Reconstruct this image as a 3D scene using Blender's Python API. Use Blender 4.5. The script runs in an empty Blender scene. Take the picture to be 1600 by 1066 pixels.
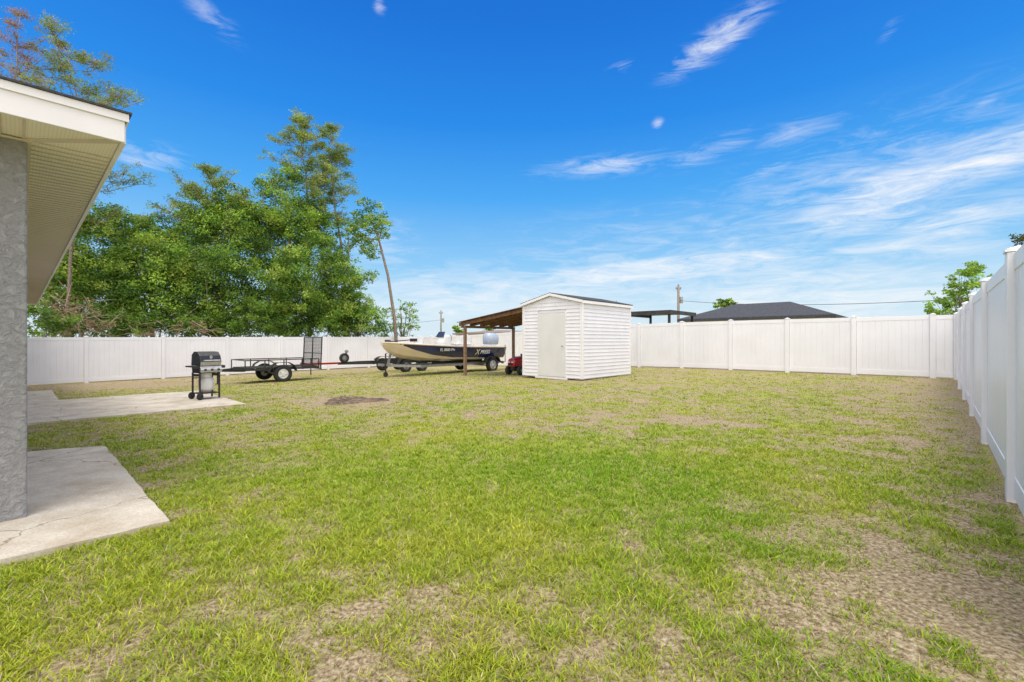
import bpy, math, random
import numpy as np
from mathutils import Vector, Matrix
random.seed(7); rng=np.random.default_rng(7)
col=bpy.context.scene.collection
F=715.0
UX,UY=.679,.7341
RZ=math.atan2(UY,UX)
def W(u,v,z=0.0): return Vector((UX*u-UY*v, UY*u+UX*v, z))
def toUV(x,y): return (UX*x+UY*y, -UY*x+UX*y)
def tz(u,v):
    s=min(max((v-6)/18.5,0),1); s=s*s*(3-2*s)
    return -1.2+.008*min(max(u,-5),20)-.46*s
def tzn(u,v):
    s=np.clip((v-6)/18.5,0,1); s=s*s*(3-2*s)
    return -1.2+.008*np.clip(u,-5,20)-.46*s
def pix(px,py):
    z=-1.2
    for _ in range(20):
        Y=-z*F/(py-533.0); X=(px-800)/F*Y; z=tz(*toUV(X,Y))
    return Vector((X,Y,z))
def PD(px,py,Y): return Vector(((px-800)/F*Y, Y, (533-py)/F*Y))

# ---------------- materials
def newmat(name):
    m=bpy.data.materials.new(name); m.use_nodes=True
    nt=m.node_tree; return m,nt,nt.nodes['Principled BSDF']
def pmat(name,c1,c2=None,scale=5,rough=.6,metal=0,bump=0,bscale=None,detail=4,contrast=(.35,.65),coat=0,bdist=.01):
    m,nt,b=newmat(name); N=nt.nodes; L=nt.links
    b.inputs['Roughness'].default_value=rough; b.inputs['Metallic'].default_value=metal
    if coat: b.inputs['Coat Weight'].default_value=coat
    tc=N.new('ShaderNodeTexCoord')
    if c2 is None: c2=tuple(x*.85 for x in c1)
    n=N.new('ShaderNodeTexNoise'); n.inputs['Scale'].default_value=scale; n.inputs['Detail'].default_value=detail
    L.new(tc.outputs['Object'],n.inputs['Vector'])
    r=N.new('ShaderNodeValToRGB'); e=r.color_ramp.elements
    e[0].position,e[1].position=contrast; e[0].color=(*c1,1); e[1].color=(*c2,1)
    L.new(n.outputs['Fac'],r.inputs[0]); L.new(r.outputs[0],b.inputs['Base Color'])
    if bump:
        n2=N.new('ShaderNodeTexNoise'); n2.inputs['Scale'].default_value=bscale or scale*4; n2.inputs['Detail'].default_value=4
        L.new(tc.outputs['Object'],n2.inputs['Vector'])
        bp=N.new('ShaderNodeBump'); bp.inputs['Strength'].default_value=bump; bp.inputs['Distance'].default_value=bdist
        L.new(n2.outputs['Fac'],bp.inputs['Height']); L.new(bp.outputs[0],b.inputs['Normal'])
    return m
def attrmat(name,attr='Col',trans=.35,rough=.6,gain=1.0):
    m,nt,b=newmat(name); N=nt.nodes; L=nt.links
    a=N.new('ShaderNodeAttribute'); a.attribute_name=attr
    b.inputs['Roughness'].default_value=rough; b.inputs['Specular IOR Level'].default_value=.25
    L.new(a.outputs['Color'],b.inputs['Base Color'])
    t=N.new('ShaderNodeBsdfTranslucent'); L.new(a.outputs['Color'],t.inputs['Color'])
    mx=N.new('ShaderNodeMixShader'); mx.inputs[0].default_value=trans
    L.new(b.outputs[0],mx.inputs[1]); L.new(t.outputs[0],mx.inputs[2])
    L.new(mx.outputs[0],N['Material Output'].inputs['Surface']); return m
M={}
M['vinyl']=pmat('vinyl',(.86,.86,.89),(.81,.81,.84),1.2,.35)
M['siding']=pmat('siding',(.84,.83,.87),(.78,.77,.81),2.0,.45)
M['trimwhite']=pmat('trimwhite',(.88,.86,.88),(.82,.80,.82),3,.4)
M['door']=pmat('door',(.74,.735,.73),(.69,.685,.68),2,.6)
M['shingle']=pmat('shingle',(.035,.037,.042),(.07,.07,.075),30,.9,bump=.5,bscale=60)
M['shingle_grey']=pmat('shingle_grey',(.040,.042,.052),(.070,.074,.088),9,.9,bump=.5,bscale=40)
M['shingle_tan']=pmat('shingle_tan',(.20,.15,.12),(.30,.23,.18),9,.9)
M['wood_brown']=pmat('wood_brown',(.15,.075,.04),(.25,.14,.08),9,.8,bump=.3)
M['wood_post']=pmat('wood_post',(.20,.12,.07),(.30,.19,.12),12,.8,bump=.3)
M['rust_sheet']=pmat('rust_sheet',(.15,.09,.06),(.28,.17,.11),6,.7,.0)
M['black']=pmat('black_paint',(.012,.012,.013),(.03,.03,.03),14,.35,coat=.3)
M['blackmetal']=pmat('black_steel',(.02,.02,.022),(.05,.045,.04),20,.5,.3)
M['rubber']=pmat('rubber',(.018,.018,.018),(.035,.034,.032),25,.85)
M['steel']=pmat('steel',(.60,.60,.61),(.46,.46,.47),16,.35,.7)
M['galv']=pmat('galvanised',(.42,.43,.44),(.30,.31,.32),18,.45,.6)
M['red']=pmat('red_paint',(.45,.012,.012),(.33,.01,.01),8,.3,coat=.5)
M['cream']=pmat('cream_hull',(.74,.64,.49),(.64,.55,.41),1.5,.3,coat=.5)
M['navy']=pmat('navy_paint',(.012,.022,.12),(.008,.013,.06),2,.2,coat=.8)
M['whitegel']=pmat('white_gelcoat',(.78,.78,.77),(.70,.70,.69),4,.3,coat=.4)
M['cowl']=pmat('motor_cover',(.34,.41,.54),(.46,.52,.62),7,.35,coat=.3)
M['deck']=pmat('boat_deck',(.38,.36,.32),(.30,.28,.25),30,.9)
M['glass']=pmat('smoked_plastic',(.05,.06,.07),(.03,.03,.04),3,.1,coat=.6)
M['letter']=pmat('letter_white',(.8,.8,.8),(.75,.75,.75),3,.4)
M['gold']=pmat('letter_gold',(.75,.66,.42),(.65,.58,.36),3,.4)
M['tank']=pmat('tank_paint',(.76,.76,.74),(.66,.64,.60),7,.4)
M['bark']=pmat('bark',(.17,.13,.10),(.32,.26,.20),14,.9,bump=.7,bscale=30,bdist=.03)
M['palebark']=pmat('pale_bark',(.36,.31,.26),(.22,.17,.13),10,.9,bump=.6,bscale=30,bdist=.03)
M['twig']=pmat('dead_twig',(.30,.21,.15),(.46,.36,.27),8,.9)
M['leaf']=attrmat('leaf',trans=.4)
M['grass']=attrmat('grass_blade',trans=.3)
M['polewood']=pmat('pole_wood',(.20,.17,.14),(.30,.26,.22),8,.9)
M['wire']=pmat('wire',(.05,.05,.05),(.03,.03,.03),3,.6)
M['wallfar']=pmat('far_wall',(.55,.50,.42),(.5,.46,.39),2,.8)
def stucco():
    m,nt,b=newmat('grey_stucco'); N=nt.nodes; L=nt.links
    b.inputs['Roughness'].default_value=.9
    tc=N.new('ShaderNodeTexCoord')
    n=N.new('ShaderNodeTexNoise'); n.inputs['Scale'].default_value=22; n.inputs['Detail'].default_value=6; n.inputs['Roughness'].default_value=.62; n.inputs['Distortion'].default_value=.6
    L.new(tc.outputs['Object'],n.inputs['Vector'])
    r=N.new('ShaderNodeValToRGB'); e=r.color_ramp.elements; e[0].position=.40;e[1].position=.60
    L.new(n.outputs['Fac'],r.inputs[0])
    n2=N.new('ShaderNodeTexNoise'); n2.inputs['Scale'].default_value=120; n2.inputs['Detail'].default_value=3
    L.new(tc.outputs['Object'],n2.inputs['Vector'])
    ad=N.new('ShaderNodeMath'); ad.operation='MULTIPLY_ADD'; ad.inputs[1].default_value=.7
    L.new(n2.outputs['Fac'],ad.inputs[0]); L.new(r.outputs[0],ad.inputs[2])
    bp=N.new('ShaderNodeBump'); bp.inputs['Strength'].default_value=.95; bp.inputs['Distance'].default_value=.009
    L.new(ad.outputs[0],bp.inputs['Height']); L.new(bp.outputs[0],b.inputs['Normal'])
    mx=N.new('ShaderNodeMix'); mx.data_type='RGBA'; mx.inputs['A'].default_value=(.26,.258,.265,1); mx.inputs['B'].default_value=(.345,.343,.35,1)
    L.new(ad.outputs[0],mx.inputs['Factor']); L.new(mx.outputs['Result'],b.inputs['Base Color']); return m
M['stucco']=stucco()
def soffitmat():
    m,nt,b=newmat('soffit_vinyl'); N=nt.nodes; L=nt.links
    b.inputs['Roughness'].default_value=.5
    tc=N.new('ShaderNodeTexCoord')
    v=N.new('ShaderNodeTexVoronoi'); v.inputs['Scale'].default_value=55; v.inputs['Randomness'].default_value=0
    L.new(tc.outputs['Object'],v.inputs['Vector'])
    r=N.new('ShaderNodeValToRGB'); e=r.color_ramp.elements; e[0].position=.14;e[1].position=.24
    e[0].color=(.50,.44,.38,1); e[1].color=(.92,.85,.78,1)
    L.new(v.outputs['Distance'],r.inputs[0]); L.new(r.outputs[0],b.inputs['Base Color']); return m
M['soffit']=soffitmat()
M['soffitrib']=pmat('soffit_rib',(.68,.61,.54),(.62,.56,.49),3,.5)
def concrete():
    m,nt,b=newmat('concrete'); N=nt.nodes; L=nt.links
    b.inputs['Roughness'].default_value=.9
    tc=N.new('ShaderNodeTexCoord')
    n=N.new('ShaderNodeTexNoise'); n.inputs['Scale'].default_value=2.6; n.inputs['Detail'].default_value=9; n.inputs['Roughness'].default_value=.7
    L.new(tc.outputs['Object'],n.inputs['Vector'])
    r=N.new('ShaderNodeValToRGB'); e=r.color_ramp.elements
    e[0].position=.32;e[1].position=.62; e[0].color=(.48,.40,.29,1); e[1].color=(.70,.63,.52,1)
    L.new(n.outputs['Fac'],r.inputs[0])
    d=N.new('ShaderNodeTexNoise'); d.inputs['Scale'].default_value=3; d.inputs['Detail'].default_value=5
    L.new(tc.outputs['Object'],d.inputs['Vector'])
    va=N.new('ShaderNodeVectorMath'); va.operation='MULTIPLY_ADD'; va.inputs[1].default_value=(.45,.45,.45)
    L.new(d.outputs['Color'],va.inputs[0]); L.new(tc.outputs['Object'],va.inputs[2])
    vo=N.new('ShaderNodeTexVoronoi'); vo.feature='DISTANCE_TO_EDGE'; vo.inputs['Scale'].default_value=.7
    L.new(va.outputs[0],vo.inputs['Vector'])
    r2=N.new('ShaderNodeValToRGB'); e=r2.color_ramp.elements; e[0].position=.0;e[1].position=.006; e[0].color=(.35,.32,.28,1); e[1].color=(1,1,1,1)
    L.new(vo.outputs['Distance'],r2.inputs[0])
    g=N.new('ShaderNodeTexNoise'); g.inputs['Scale'].default_value=90; g.inputs['Detail'].default_value=3
    L.new(tc.outputs['Object'],g.inputs['Vector'])
    r3=N.new('ShaderNodeValToRGB'); e=r3.color_ramp.elements; e[0].position=.3;e[1].position=.6; e[0].color=(.72,.72,.72,1); e[1].color=(1,1,1,1)
    L.new(g.outputs['Fac'],r3.inputs[0])
    m1=N.new('ShaderNodeMix'); m1.data_type='RGBA'; m1.blend_type='MULTIPLY'; m1.inputs['Factor'].default_value=1
    L.new(r.outputs[0],m1.inputs['A']); L.new(r2.outputs[0],m1.inputs['B'])
    m2=N.new('ShaderNodeMix'); m2.data_type='RGBA'; m2.blend_type='MULTIPLY'; m2.inputs['Factor'].default_value=.8
    L.new(m1.outputs['Result'],m2.inputs['A']); L.new(r3.outputs[0],m2.inputs['B'])
    L.new(m2.outputs['Result'],b.inputs['Base Color'])
    bp=N.new('ShaderNodeBump'); bp.inputs['Strength'].default_value=.4; bp.inputs['Distance'].default_value=.004
    L.new(g.outputs['Fac'],bp.inputs['Height']); L.new(bp.outputs[0],b.inputs['Normal']); return m
M['concrete']=concrete()
def groundmat():
    m,nt,b=newmat('ground_lawn'); N=nt.nodes; L=nt.links
    b.inputs['Roughness'].default_value=.95; b.inputs['Specular IOR Level'].default_value=.1
    tc=N.new('ShaderNodeTexCoord'); a=N.new('ShaderNodeAttribute'); a.attribute_name='cover'
    def noise(s,d=6,r=.6):
        n=N.new('ShaderNodeTexNoise'); n.inputs['Scale'].default_value=s; n.inputs['Detail'].default_value=d; n.inputs['Roughness'].default_value=r
        L.new(tc.outputs['Object'],n.inputs['Vector']); return n
    def ramp(src,p,c):
        r=N.new('ShaderNodeValToRGB'); el=r.color_ramp.elements
        while len(el)<len(p): el.new(.5)
        for i,(pp,cc) in enumerate(zip(p,c)): el[i].position=pp; el[i].color=(*cc,1)
        L.new(src,r.inputs[0]); return r
    n1=noise(46,6,.75); n2=noise(3.2,5,.65); n3=noise(110,2,.7)
    soil=ramp(n1.outputs['Fac'],[.34,.45,.55,.66],[(.12,.08,.045),(.28,.21,.12),(.46,.37,.23),(.68,.59,.44)])
    gr=ramp(n3.outputs['Fac'],[.3,.5,.7],[(.12,.16,.025),(.33,.37,.06),(.54,.50,.20)])
    sub=N.new('ShaderNodeMath'); sub.operation='MULTIPLY_ADD'; sub.inputs[1].default_value=.9
    L.new(n2.outputs['Fac'],sub.inputs[0]); L.new(a.outputs['Fac'],sub.inputs[2])
    ad=N.new('ShaderNodeMath'); ad.operation='MULTIPLY_ADD'; ad.inputs[1].default_value=.9
    L.new(n1.outputs['Fac'],ad.inputs[0]); L.new(sub.outputs[0],ad.inputs[2])
    fr=N.new('ShaderNodeMapRange'); fr.inputs['From Min'].default_value=1.14; fr.inputs['From Max'].default_value=1.68
    L.new(ad.outputs[0],fr.inputs['Value'])
    mx=N.new('ShaderNodeMix'); mx.data_type='RGBA'
    L.new(fr.outputs[0],mx.inputs['Factor']); L.new(soil.outputs[0],mx.inputs['A']); L.new(gr.outputs[0],mx.inputs['B'])
    L.new(mx.outputs['Result'],b.inputs['Base Color'])
    bp=N.new('ShaderNodeBump'); bp.inputs['Strength'].default_value=.8; bp.inputs['Distance'].default_value=.02
    L.new(n1.outputs['Fac'],bp.inputs['Height']); L.new(bp.outputs[0],b.inputs['Normal']); return m
M['ground']=groundmat()
M['dirt']=pmat('burnt_dirt',(.06,.04,.03),(.26,.18,.12),9,.95,bump=.9,bscale=40,bdist=.03)

# ---------------- mesh helper
class MB:
    def __init__(s): s.v=[]; s.f=[]; s.m=[]
    def add(s,vs,fs,mi=0):
        o=len(s.v); s.v+= [tuple(p) for p in vs]; s.f+=[tuple(i+o for i in f) for f in fs]; s.m+=[mi]*len(fs)
    def box(s,lo,hi,mi=0):
        x0,y0,z0=lo;x1,y1,z1=hi
        s.add([(x0,y0,z0),(x1,y0,z0),(x1,y1,z0),(x0,y1,z0),(x0,y0,z1),(x1,y0,z1),(x1,y1,z1),(x0,y1,z1)],
              [(0,3,2,1),(4,5,6,7),(0,1,5,4),(1,2,6,5),(2,3,7,6),(3,0,4,7)],mi)
    def hexa(s,p,mi=0): s.add(p,[(0,3,2,1),(4,5,6,7),(0,1,5,4),(1,2,6,5),(2,3,7,6),(3,0,4,7)],mi)
    def bar(s,a,b,w,h,mi=0):
        a=Vector(a);b=Vector(b); d=(b-a).normalized(); up=Vector((0,0,1))
        if abs(d.z)>.95: up=Vector((1,0,0))
        r=d.cross(up).normalized()*w/2; t=r.cross(d).normalized()*h/2
        s.hexa([a-r-t,a+r-t,b+r-t,b-r-t,a-r+t,a+r+t,b+r+t,b-r+t],mi)
    def tube(s,pts,rad,n=7,mi=0,cap=True):
        pts=[Vector(p) for p in pts]
        if not hasattr(rad,'__len__'): rad=[rad]*len(pts)
        base=len(s.v); px=None
        for i,p in enumerate(pts):
            d=(pts[min(i+1,len(pts)-1)]-pts[max(i-1,0)]).normalized()
            if px is None: px=d.orthogonal().normalized()
            px=(px-d*px.dot(d)).normalized(); py=d.cross(px)
            for k in range(n):
                a=2*math.pi*k/n; s.v.append(tuple(p+(px*math.cos(a)+py*math.sin(a))*rad[i]))
        for i in range(len(pts)-1):
            for k in range(n):
                a=base+i*n+k; b=base+i*n+(k+1)%n
                s.f.append((a,b,b+n,a+n)); s.m.append(mi)
        if cap:
            s.f.append(tuple(base+k for k in range(n))[::-1]); s.m.append(mi)
            s.f.append(tuple(base+(len(pts)-1)*n+k for k in range(n))); s.m.append(mi)
    def lathe(s,prof,c=(0,0,0),axis='z',n=24,mi=0):
        base=len(s.v)
        for (r,h) in prof:
            for k in range(n):
                a=2*math.pi*k/n; x,y=r*math.cos(a),r*math.sin(a)
                q={'z':(x,y,h),'y':(x,h,y),'x':(h,x,y)}[axis]
                s.v.append((q[0]+c[0],q[1]+c[1],q[2]+c[2]))
        for i in range(len(prof)-1):
            for k in range(n):
                a=base+i*n+k;b=base+i*n+(k+1)%n; s.f.append((a,b,b+n,a+n)); s.m.append(mi)
    def rings(s,rings,mi=0,cap=True):
        base=len(s.v); n=len(rings[0])
        for r in rings: s.v+=[tuple(p) for p in r]
        for i in range(len(rings)-1):
            for k in range(n):
                a=base+i*n+k;b=base+i*n+(k+1)%n; s.f.append((a,b,b+n,a+n)); s.m.append(mi)
        if cap:
            s.f.append(tuple(base+k for k in range(n))[::-1]); s.m.append(mi)
            s.f.append(tuple(base+(len(rings)-1)*n+k for k in range(n))); s.m.append(mi)
    def sel(s,levels,mi=0,p=3.5,n=20):
        R=[]
        for cx,cy,z,rx,ry in levels:
            r=[]
            for k in range(n):
                a=2*math.pi*k/n; c,sn=math.cos(a),math.sin(a)
                r.append((cx+rx*math.copysign(abs(c)**(2/p),c),cy+ry*math.copysign(abs(sn)**(2/p),sn),z))
            R.append(r)
        s.rings(R,mi)
    def build(s,name,mats,parent=None,smooth=False,bevel=0,loc=None):
        me=bpy.data.meshes.new(name); me.from_pydata(s.v,[],s.f)
        if not isinstance(mats,(list,tuple)): mats=[mats]
        for m in mats: me.materials.append(m)
        if len(mats)>1: me.polygons.foreach_set('material_index',s.m)
        if smooth: me.polygons.foreach_set('use_smooth',[True]*len(s.f))
        me.update()
        o=bpy.data.objects.new(name,me); col.objects.link(o)
        if parent: o.parent=parent
        if loc is not None: o.location=loc
        if bevel:
            b=o.modifiers.new('bevel','BEVEL'); b.width=bevel; b.segments=2; b.limit_method='ANGLE'
        return o
def tag(o,label=None,cat=None,group=None,kind=None):
    if label: o['label']=label
    if cat: o['category']=cat
    if group: o['group']=group
    if kind: o['kind']=kind
    return o
def empty(name,loc,rz,label,cat,group=None):
    o=bpy.data.objects.new(name,None); o.empty_display_size=.2; col.objects.link(o)
    o.location=loc; o.rotation_euler=(0,0,rz); return tag(o,label,cat,group)
def npmesh(name,verts,loops,starts,colors,mat_,parent=None,attr='Col'):
    me=bpy.data.meshes.new(name)
    me.vertices.add(len(verts)); me.vertices.foreach_set('co',verts.astype(np.float32).ravel())
    me.loops.add(len(loops)); me.loops.foreach_set('vertex_index',loops.astype(np.int32))
    me.polygons.add(len(starts)); me.polygons.foreach_set('loop_start',starts.astype(np.int32))
    me.update(calc_edges=True)
    a=me.attributes.new(attr,'FLOAT_COLOR','POINT')
    c=np.ones((len(verts),4),np.float32); c[:,:3]=colors; a.data.foreach_set('color',c.ravel())
    me.materials.append(mat_); me.validate()
    o=bpy.data.objects.new(name,me); col.objects.link(o)
    if parent: o.parent=parent
    return o
_tab=rng.random((256,256))
def vnoise(x,y):
    xi=np.floor(x).astype(int);yi=np.floor(y).astype(int);fx=x-xi;fy=y-yi
    fx=fx*fx*(3-2*fx);fy=fy*fy*(3-2*fy)
    g=lambda a,b:_tab[a&255,b&255]
    return (g(xi,yi)*(1-fx)+g(xi+1,yi)*fx)*(1-fy)+(g(xi,yi+1)*(1-fx)+g(xi+1,yi+1)*fx)*fy
def fbm(x,y,o=4):
    t=0;a=.5;n=0
    for i in range(o): t=t+a*vnoise(x+17*i,y+31*i);n+=a;a*=.55;x=x*2.03;y=y*2.03
    return t/n
def g2(x,y,cx,cy,rx,ry): return np.exp(-((x-cx)/rx)**2-((y-cy)/ry)**2)
DP=pix(552,627)
def cover(x,y):
    u=UX*x+UY*y; v=-UY*x+UX*y
    c=.475+ .60*(fbm(x*1.5+40,y*1.5+9)-.5) + 1.25*(fbm(x*6+3,y*6+70)-.5)
    c=c+.40*g2(x,y,.7,4.0,2.8,1.5)+.12*g2(x,y,-3,4.5,2.5,2.0)
    c=c-.30*np.exp(-((v+.4)/1.0)**2)*(u<17)
    c=c-.18*g2(x,y,1.9,1.8,2.0,.6)-.04*g2(x,y,-1,1.9,1.5,.4)
    c=c-.05*np.clip((y-6)/4,0,1)
    c=c-.25*np.exp(-((u-17.6)/.4)**2)-.32*np.exp(-((v-23.2)/1.6)**2)
    for (a,b,rx,ry) in ((905,662,.20,.12),(1110,660,.38,.13),(1170,665,.26,.1),(985,668,.18,.09),(240,603,2.0,1.2),(150,606,1.6,1.0),(1050,650,.22,.1),(1240,640,.22,.1)):
        p=pix(a,b); c=c-.75*g2(x,y,p.x,p.y,rx,ry)
    c=c-1.0*g2(x,y,DP.x,DP.y,.65,.6)
    return np.clip(c,0,1)
# ---------------- ground sheet
def axis(a,b,st,far):
    core=np.arange(a,b,st); k=np.array([.5,1.5,4,10,25,60,150,400,1000.])
    return np.concatenate([a-k[::-1],core,b+k*far])
xs=axis(-24,20,.10,1);ys=axis(-2,33,.10,1)
GX,GY=np.meshgrid(xs,ys); GU=UX*GX+UY*GY; GV=-UY*GX+UX*GY
GZ=tzn(GU,GV)+.025*(fbm(GX*1.3,GY*1.3)-.5)
nx,ny=len(xs),len(ys); idx=np.arange(nx*ny).reshape(ny,nx)
q=np.stack([idx[:-1,:-1],idx[:-1,1:],idx[1:,1:],idx[1:,:-1]],-1).reshape(-1,4)
cv=cover(GX,GY).ravel()
gr=npmesh('ground',np.stack([GX.ravel(),GY.ravel(),GZ.ravel()],1),q.ravel(),np.arange(len(q))*4,np.repeat(cv[:,None],3,1),M['ground'],attr='cover')
gr.data.polygons.foreach_set('use_smooth',[True]*len(gr.data.polygons))
tag(gr,'patchy green lawn with bare sandy spots, sloping gently down to the left','ground',kind='structure')

# ---------------- grass blades
NT=112000
Yt=np.exp(rng.uniform(math.log(1.15),math.log(22),NT)); Xt=Yt*rng.uniform(-1.22,1.22,NT)
u=UX*Xt+UY*Yt; v=-UY*Xt+UX*Yt
cvv=cover(Xt,Yt)+.10*rng.normal(size=NT)
keep=(cvv>rng.uniform(.12,.72,NT))&(v>-.38)&(v<24.3)&(u<17.6)
keep&=~((u<.66)&(v>3.67)&(v<6.93))&~((u<.05)&(v>4.3))
SL2=(0,3.03,9.77,13.2)
keep&=~((u>SL2[0])&(u<SL2[1])&(v>SL2[2])&(v<SL2[3]))&~((u<.7)&(v>14.3)&(v<18))
keep&=~((u>10.75)&(u<13.6)&(v>7.25)&(v<9.55))
Xt,Yt,u,v,cvv=[a[keep] for a in (Xt,Yt,u,v,cvv)]
NB=6
X=np.repeat(Xt,NB);Y=np.repeat(Yt,NB);cb=np.repeat(cvv,NB);n=len(X)
ang=rng.uniform(0,2*np.pi,n); sp=np.abs(rng.normal(0,.019,n))*(1+.12*Y)
bx=X+np.cos(ang)*sp; by=Y+np.sin(ang)*sp
bu=UX*bx+UY*by; bv=-UY*bx+UX*by; bz=tzn(bu,bv)+.025*(fbm(bx*1.3,by*1.3)-.5)-.004
h=rng.uniform(.012,.040,n)*(.65+.55*np.clip(cb,0,1)); w=rng.uniform(.0011,.0025,n)*(1+.23*Y)
lean=rng.uniform(.4,1.6,n)*h; yaw=ang+rng.normal(0,.7,n)
dx,dy=np.cos(yaw),np.sin(yaw)
fa=rng.uniform(0,2*np.pi,n); rx_,ry_=np.cos(fa)*w,np.sin(fa)*w
V=np.zeros((n,5,3))
V[:,0]=np.stack([bx-rx_,by-ry_,bz],1);V[:,1]=np.stack([bx+rx_,by+ry_,bz],1)
mx_,my_,mz_=bx+dx*lean*.35,by+dy*lean*.35,bz+h*.65
V[:,2]=np.stack([mx_+rx_*.8,my_+ry_*.8,mz_],1);V[:,3]=np.stack([mx_-rx_*.8,my_-ry_*.8,mz_],1)
V[:,4]=np.stack([bx+dx*lean,by+dy*lean,bz+h],1)
b0=np.arange(n)*5
loops=np.stack([b0,b0+1,b0+2,b0+3,b0+3,b0+2,b0+4],1).ravel()
st=np.stack([np.arange(n)*7,np.arange(n)*7+4],1).ravel()
c1=np.array([.25,.43,.020]);c2=np.array([.58,.58,.06]);c3=np.array([.66,.55,.33])
sw=g2(bx,by,.7,4.0,3.0,1.6)
t=np.clip(fbm(bx*.9+5,by*.9+2)*1.2-.02+rng.normal(0,.22,n)-.42*sw,0,1)[:,None]
C=c1*(1-t)+c2*t
straw=(rng.random(n)<np.clip(.46-.52*cb+.012*Y-.1*sw,.04,.5))[:,None]
C=np.where(straw,c3*rng.uniform(.5,1.05,(n,1)),C)*rng.uniform(.65,1.25,(n,1))
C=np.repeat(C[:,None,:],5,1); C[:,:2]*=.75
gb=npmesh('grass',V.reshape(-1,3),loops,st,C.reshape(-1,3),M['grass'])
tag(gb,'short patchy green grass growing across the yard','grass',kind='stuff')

# ---------------- concrete slabs
def slab(name,label,poly,ztop,th=.14,jag=0):
    mb=MB(); P=[]
    for (a,b),(c,d) in zip(poly,poly[1:]+poly[:1]):
        L_=math.hypot(c-a,d-b); k=max(1,int(L_/.12)) if jag else 1
        for i in range(k):
            f=i/k; o=random.uniform(-jag,jag) if i else 0
            P.append((a+(c-a)*f+(d-b)/L_*o, b+(d-b)*f-(c-a)/L_*o))
    n=len(P)
    top=[(W(a,b).x,W(a,b).y,ztop) for a,b in P]; bot=[(x,y,ztop-th) for x,y,_ in top]
    mb.add(top+bot,[tuple(range(n))]+[(i,i+n,(i+1)%n+n,(i+1)%n) for i in range(n)])
    o=mb.build(name,M['concrete']); return tag(o,label,'concrete slab',kind='structure')
slab('walkway','cracked concrete walkway slab wrapping the corner of the stucco house',[(-3.0,3.66),(.67,3.64),(.66,6.76),(.40,6.9),(.10,7.0),(-3,7.0)],tz(.3,5)+.035,jag=.008)
slab('patio','concrete patio slab under the gas grill',[(-.2,9.8),(3.0,9.75),(3.02,13.2),(-.2,13.2)],tz(1.5,9.8)+.03,.3,jag=.012)
slab('walkway','small concrete step slab beyond the patio near the house',[(-.2,14.4),(.65,14.4),(.65,18),(-.2,18)],tz(.3,14.5)+.04,.35)
mb=MB(); N_=40
rr=[.55*(1+.25*math.sin(3*a*.157+1)+random.uniform(-.1,.1)) for a in range(N_)]
vs=[(0,0,.045)]
for fr,zz in ((.4,.02),(.75,.03),(1,-.01)):
    for k in range(N_):
        a=2*math.pi*k/N_; vs.append((rr[k]*fr*math.cos(a)*1.05,rr[k]*fr*math.sin(a)*.95,zz+random.uniform(-.015,.015)*(fr<1)))
fs=[(0,1+k,1+(k+1)%N_) for k in range(N_)]
for j in range(2):
    for k in range(N_): a=1+j*N_+k;b=1+j*N_+(k+1)%N_; fs.append((a,a+N_,b+N_,b))
mb.add(vs,fs); o=mb.build('dirt_patch',M['dirt'],smooth=True,loc=DP+Vector((0,0,.012)))
tag(o,'round patch of burnt dark brown dirt in the middle of the lawn','dirt patch',kind='structure')

# ---------------- fences
def fence(name,label,P0,P1,posts,H=1.8):
    a=W(*P0);b=W(*P1); d=(b-a); Ln=d.length; d.normalize(); rz=math.atan2(d.y,d.x)
    z0=tz(*P0); root=empty(name,Vector((a.x,a.y,z0)),rz,label,'fence','white vinyl fences around the yard')
    def gz(s):
        p=a+d*s; return tz(*toUV(p.x,p.y))-z0
    for s in posts:
        mb=MB(); g=gz(s); mb.box((s-.063,-.063,g-.1),(s+.063,.063,g+H+.0)); po=mb.build('post',M['vinyl'],root,bevel=.006)
        mb=MB(); z=g+H+.002
        mb.box((s-.072,-.072,z),(s+.072,.072,z+.018))
        mb.add([(s-.068,-.068,z+.02),(s+.068,-.068,z+.02),(s+.068,.068,z+.02),(s-.068,.068,z+.02),(s,0,z+.05)],[(0,1,4),(1,2,4),(2,3,4),(3,0,4)])
        mb.build('post_cap',M['vinyl'],po)
    for s0,s1 in zip(posts[:-1],posts[1:]):
        A=s0+.064;B=s1-.064; ga,gb_=gz(s0),gz(s1); gg=lambda s:ga+(gb_-ga)*(s-s0)/(s1-s0)
        if B-A<.1: continue
        mb=MB(); n=max(2,round((B-A)/.152)); wv=(B-A)/n
        for side in (-1,1):
            prof=[]
            for k in range(n):
                x=A+k*wv; prof+= [(x+.001,.010),(x+.007,.019),(x+wv-.007,.019),(x+wv-.001,.010)]
            for (xa,ya),(xb,yb) in zip(prof[:-1],prof[1:]):
                q=[(xa,side*ya,gg(xa)+.16),(xb,side*yb,gg(xb)+.16),(xb,side*yb,gg(xb)+H-.12),(xa,side*ya,gg(xa)+H-.12)]
                mb.add(q,[(0,1,2,3) if side<0 else (3,2,1,0)])
        pn=mb.build('panel',M['vinyl'],root)
        for nm,lo,hi in (('top_rail',H-.13,H-.01),('bottom_rail',.04,.19)):
            mb=MB(); yy=.026
            mb.hexa([(A,-yy,gg(A)+lo),(B,-yy,gg(B)+lo),(B,yy,gg(B)+lo),(A,yy,gg(A)+lo),(A,-yy,gg(A)+hi),(B,-yy,gg(B)+hi),(B,yy,gg(B)+hi),(A,yy,gg(A)+hi)])
            mb.build(nm,M['vinyl'],pn,bevel=.004)
    return root
VR=-.44; UB=17.7; VL=24.5
fence('vinyl_fence','white vinyl privacy fence running down the right side of the yard, nearest the camera',(2.48,VR),(UB-.14,VR),[0,2.42,4.84,7.26,9.68,12.1,UB-.3-2.48])
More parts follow.
